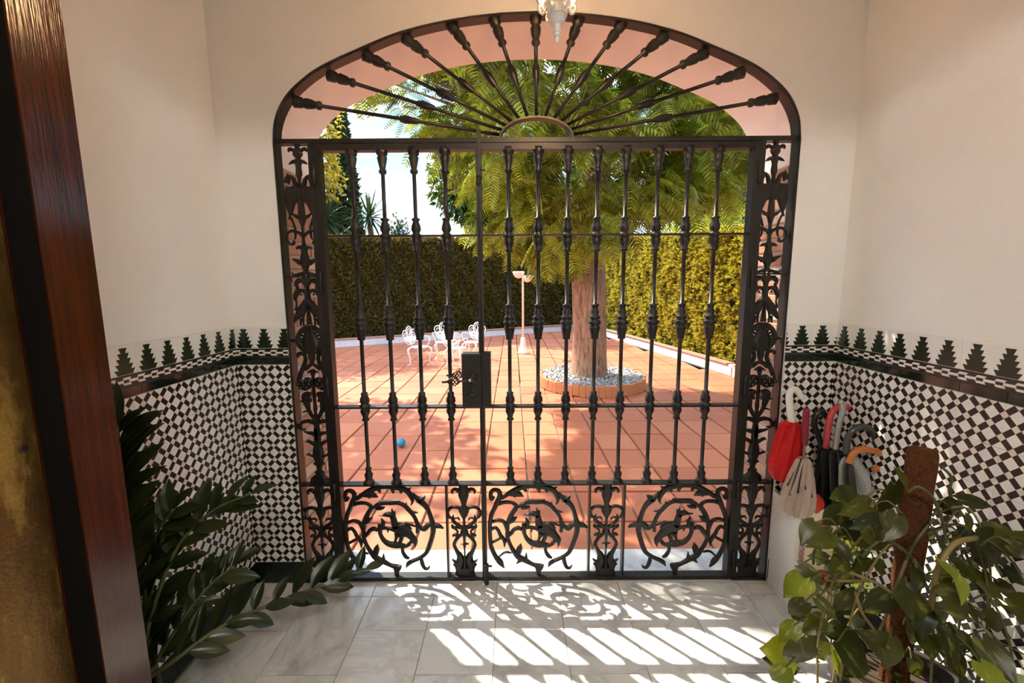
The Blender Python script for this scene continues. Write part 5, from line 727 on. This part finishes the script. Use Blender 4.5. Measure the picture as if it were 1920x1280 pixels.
m.box(bx0 - 0.004 + ox_, bx0 + 0.018 + ox_, by0 - 0.004 + oy_, by0 + oy_, 0.02, bh - 0.02); m.box(bx0 - 0.004 + ox_, bx0 + ox_, by0 + oy_, by0 + 0.03 + oy_, 0.02, bh - 0.02); m.build('edge_strip', stand_w, stn)
yf = by0 + oy_
def pan(name, mat_, x0, x1, z0, z1, d): q = MB(); q.box(bx0 + x0 + ox_, bx0 + x1 + ox_, yf - d, yf, z0, z1); q.build(name, mat_, stn)
pan('printed_panel', cream, 0.045, 0.225, 0.03, 0.485, 0.0012); pan('picture', pic1, 0.082, 0.16, 0.405, 0.445, 0.002); pan('picture', pic2, 0.022, 0.042, 0.40, 0.48, 0.002); pan('picture', pic2, 0.022, 0.045, 0.24, 0.33, 0.002); pan('printed_stem', simple('grey_brown_print', (0.16, 0.12, 0.10), 0.6), 0.11, 0.128, 0.22, 0.404, 0.002); pan('picture', pic1, 0.08, 0.17, 0.12, 0.2, 0.002)
def fabric(name, c, tr=0.0, rough=0.6): 
    M = Mat(name, c, rough); a = M.noise(30, 3); M.base(M.mix(a, tuple(k * 0.85 for k in c), tuple(min(1, k * 1.1) for k in c))); M.translucent(M.b.inputs['Base Color'].links[0].from_socket, tr) if tr else None; return M.m
def umbrella(key, label, fab, hand_m, hr, ribs=False, prof=None, pleat=0.66, shaft_c=None, hr_end=None):
    hp, c0, c1, (r0, r1) = PTS['umb'][key]; c0, c1 = Vector(c0), Vector(c1); foot = c0 + (c1 - c0) * 1.25; foot.x = min(max(foot.x, bx0 + 0.03), bx1 - 0.03); foot.y = min(max(foot.y, by0 + 0.03), by1 - 0.03); foot.z = 0.02
    base = c0.copy(); t = thing('umbrella', label, 'umbrella', tuple(base), 0, 'umbrellas in the white stand'); 
    m = MB(); m.tube([tuple(Vector(p) - base) for p in hp], hr if hr_end is None else [hr + (hr_end - hr) * i / (len(hp) - 1) for i in range(len(hp))], 10, smooth=6); m.build('handle', hand_m, t, True)
    m = MB(); m.tube([tuple(Vector(hp[0]) - base), (0, 0, 0), tuple((c1 - base) * 0.9), (min(max(c1.x, bx0 + 0.02), bx1 - 0.02) - base.x, min(max(c1.y, by0 + 0.02), by1 - 0.02) - base.y, bh + 0.03 - base.z), tuple(foot - base)], [0.0055, 0.0055, 0.005, 0.005, 0.004], 8); m.build('shaft', shaft_c or steel_dark, t, True)
    m = MB(); ax = (c1 - c0); xx = ax.normalized().cross(Vector((0, 1, 0))).normalized(); yy = ax.normalized().cross(xx); n = 20; v = []; f = []
    prof = prof or [(0, 0.0), (0.08, 0.25), (0.4, 0.6), (0.8, 0.95), (1.0, 1.0), (1.12, 0.7)]; R = [r0 + (r1 - r0) * b for a, b in prof]
    for i, (a, b) in enumerate(prof):
        c = c0 + ax * a if a <= 1 else c1 + (foot - c1) * (a - 1) * 0.8
        for k in range(n):
            ang = 2 * PI * k / n + 0.5 * a; rr = R[i] * (1 if k % 2 else pleat + 0.1 * math.sin(k * 3.7)); p = c + xx * math.cos(ang) * rr + yy * math.sin(ang) * rr * 0.75 - base; p.x = min(p.x, RX - 0.014 - base.x); p.y = min(p.y, -0.012 - base.y); v.append(p)
    for i in range(len(prof) - 1):
        for k in range(n): f.append((i * n + k, i * n + (k + 1) % n, (i + 1) * n + (k + 1) % n, (i + 1) * n + k))
    f.append(tuple(range(n))); f.append(tuple((len(prof) - 1) * n + k for k in range(n))); m.add(v, f); m.build('canopy', fab, t)
    if ribs:
        for k in range(7):
            ang = PI * (0.05 + 0.9 * k / 6) + PI * 0.0; d = xx * math.cos(ang) + yy * math.sin(ang) * 0.6; d.y = -abs(d.y); pts = [Vector((0, 0, 0.0)) + d * r0 * 0.9] + [(ax * a_ + d * (r0 + (r1 - r0) * a_) * 1.08) for a_ in (0.3, 0.6 + 0.08 * (k % 3))]
            q = MB(); q.tube([tuple(p) for p in pts], 0.003, 6, smooth=4); q.lathe([(0, 0.005), (0.012, 0.004)], 6, 0, Matrix.Translation(pts[-1])); q.build('rib', steel_dark, t)
    return t
blk = fabric('black_nylon', (0.014, 0.014, 0.016), 0, 0.45)
umbrella('red', 'bright red furled umbrella, its crook handle wrapped in white plastic', fabric('red_nylon', (0.62, 0.012, 0.014), 0.2, 0.4), simple('white_wrap', (0.75, 0.73, 0.66), 0.5, bump=0.6), 0.017, prof=[(0, 0.0), (0.05, 0.45), (0.3, 0.7), (0.7, 1.0), (0.86, 0.9), (1.0, 0.25)], pleat=0.78, hr_end=0.012)
umbrella('maroon', 'clear cream umbrella with dark ribs and a straight maroon handle', fabric('clear_plastic', (0.66, 0.52, 0.44), 0.35, 0.25), simple('maroon_plastic', (0.22, 0.012, 0.03), 0.35), 0.0135, True, shaft_c=simple('brown_shaft', (0.20, 0.09, 0.05), 0.5))
umbrella('black', 'black umbrella with a thick black crook handle, behind the maroon handle', blk, simple('black_leather', (0.012, 0.011, 0.011), 0.3), 0.013)
umbrella('pink', 'black umbrella with a big pinkish-red crook handle', fabric('dark_nylon', (0.022, 0.02, 0.022), 0, 0.5), simple('pink_plastic', (0.60, 0.07, 0.09), 0.35), 0.0135)
umbrella('silver', 'black umbrella with a silver wrapped handle', blk, simple('silver_wrap', (0.50, 0.50, 0.48), 0.3, 0.6, bump=0.5), 0.012)
umbrella('smoky', 'grey-white umbrella with a smoky dark crook handle, rightmost in the stand', fabric('grey_plastic', (0.50, 0.51, 0.50), 0.25, 0.3), simple('smoky_handle', (0.05, 0.052, 0.045), 0.15), 0.0135)
umbrella('orange', 'dark umbrella with a curly orange wooden handle', fabric('charcoal_nylon', (0.03, 0.028, 0.028), 0, 0.5), simple('orange_wood', (0.50, 0.16, 0.03), 0.4), 0.0135)
m = MB(); m.tube([(0, 0, 0.02), (0.012, -0.01, -0.01), (0.004, -0.004, -0.06), (0.0, 0.01, -0.30)], [0.03, 0.034, 0.022, 0.008], 10, smooth=4)
o = m.build('folded_umbrella', fabric('scarlet_nylon', (0.72, 0.06, 0.03), 0.2, 0.4), None, False, (1.285, -0.168, 0.53)); tag(o, 'small folded scarlet umbrella lying over the front edge of the white stand', 'umbrella', 'umbrellas in the white stand')
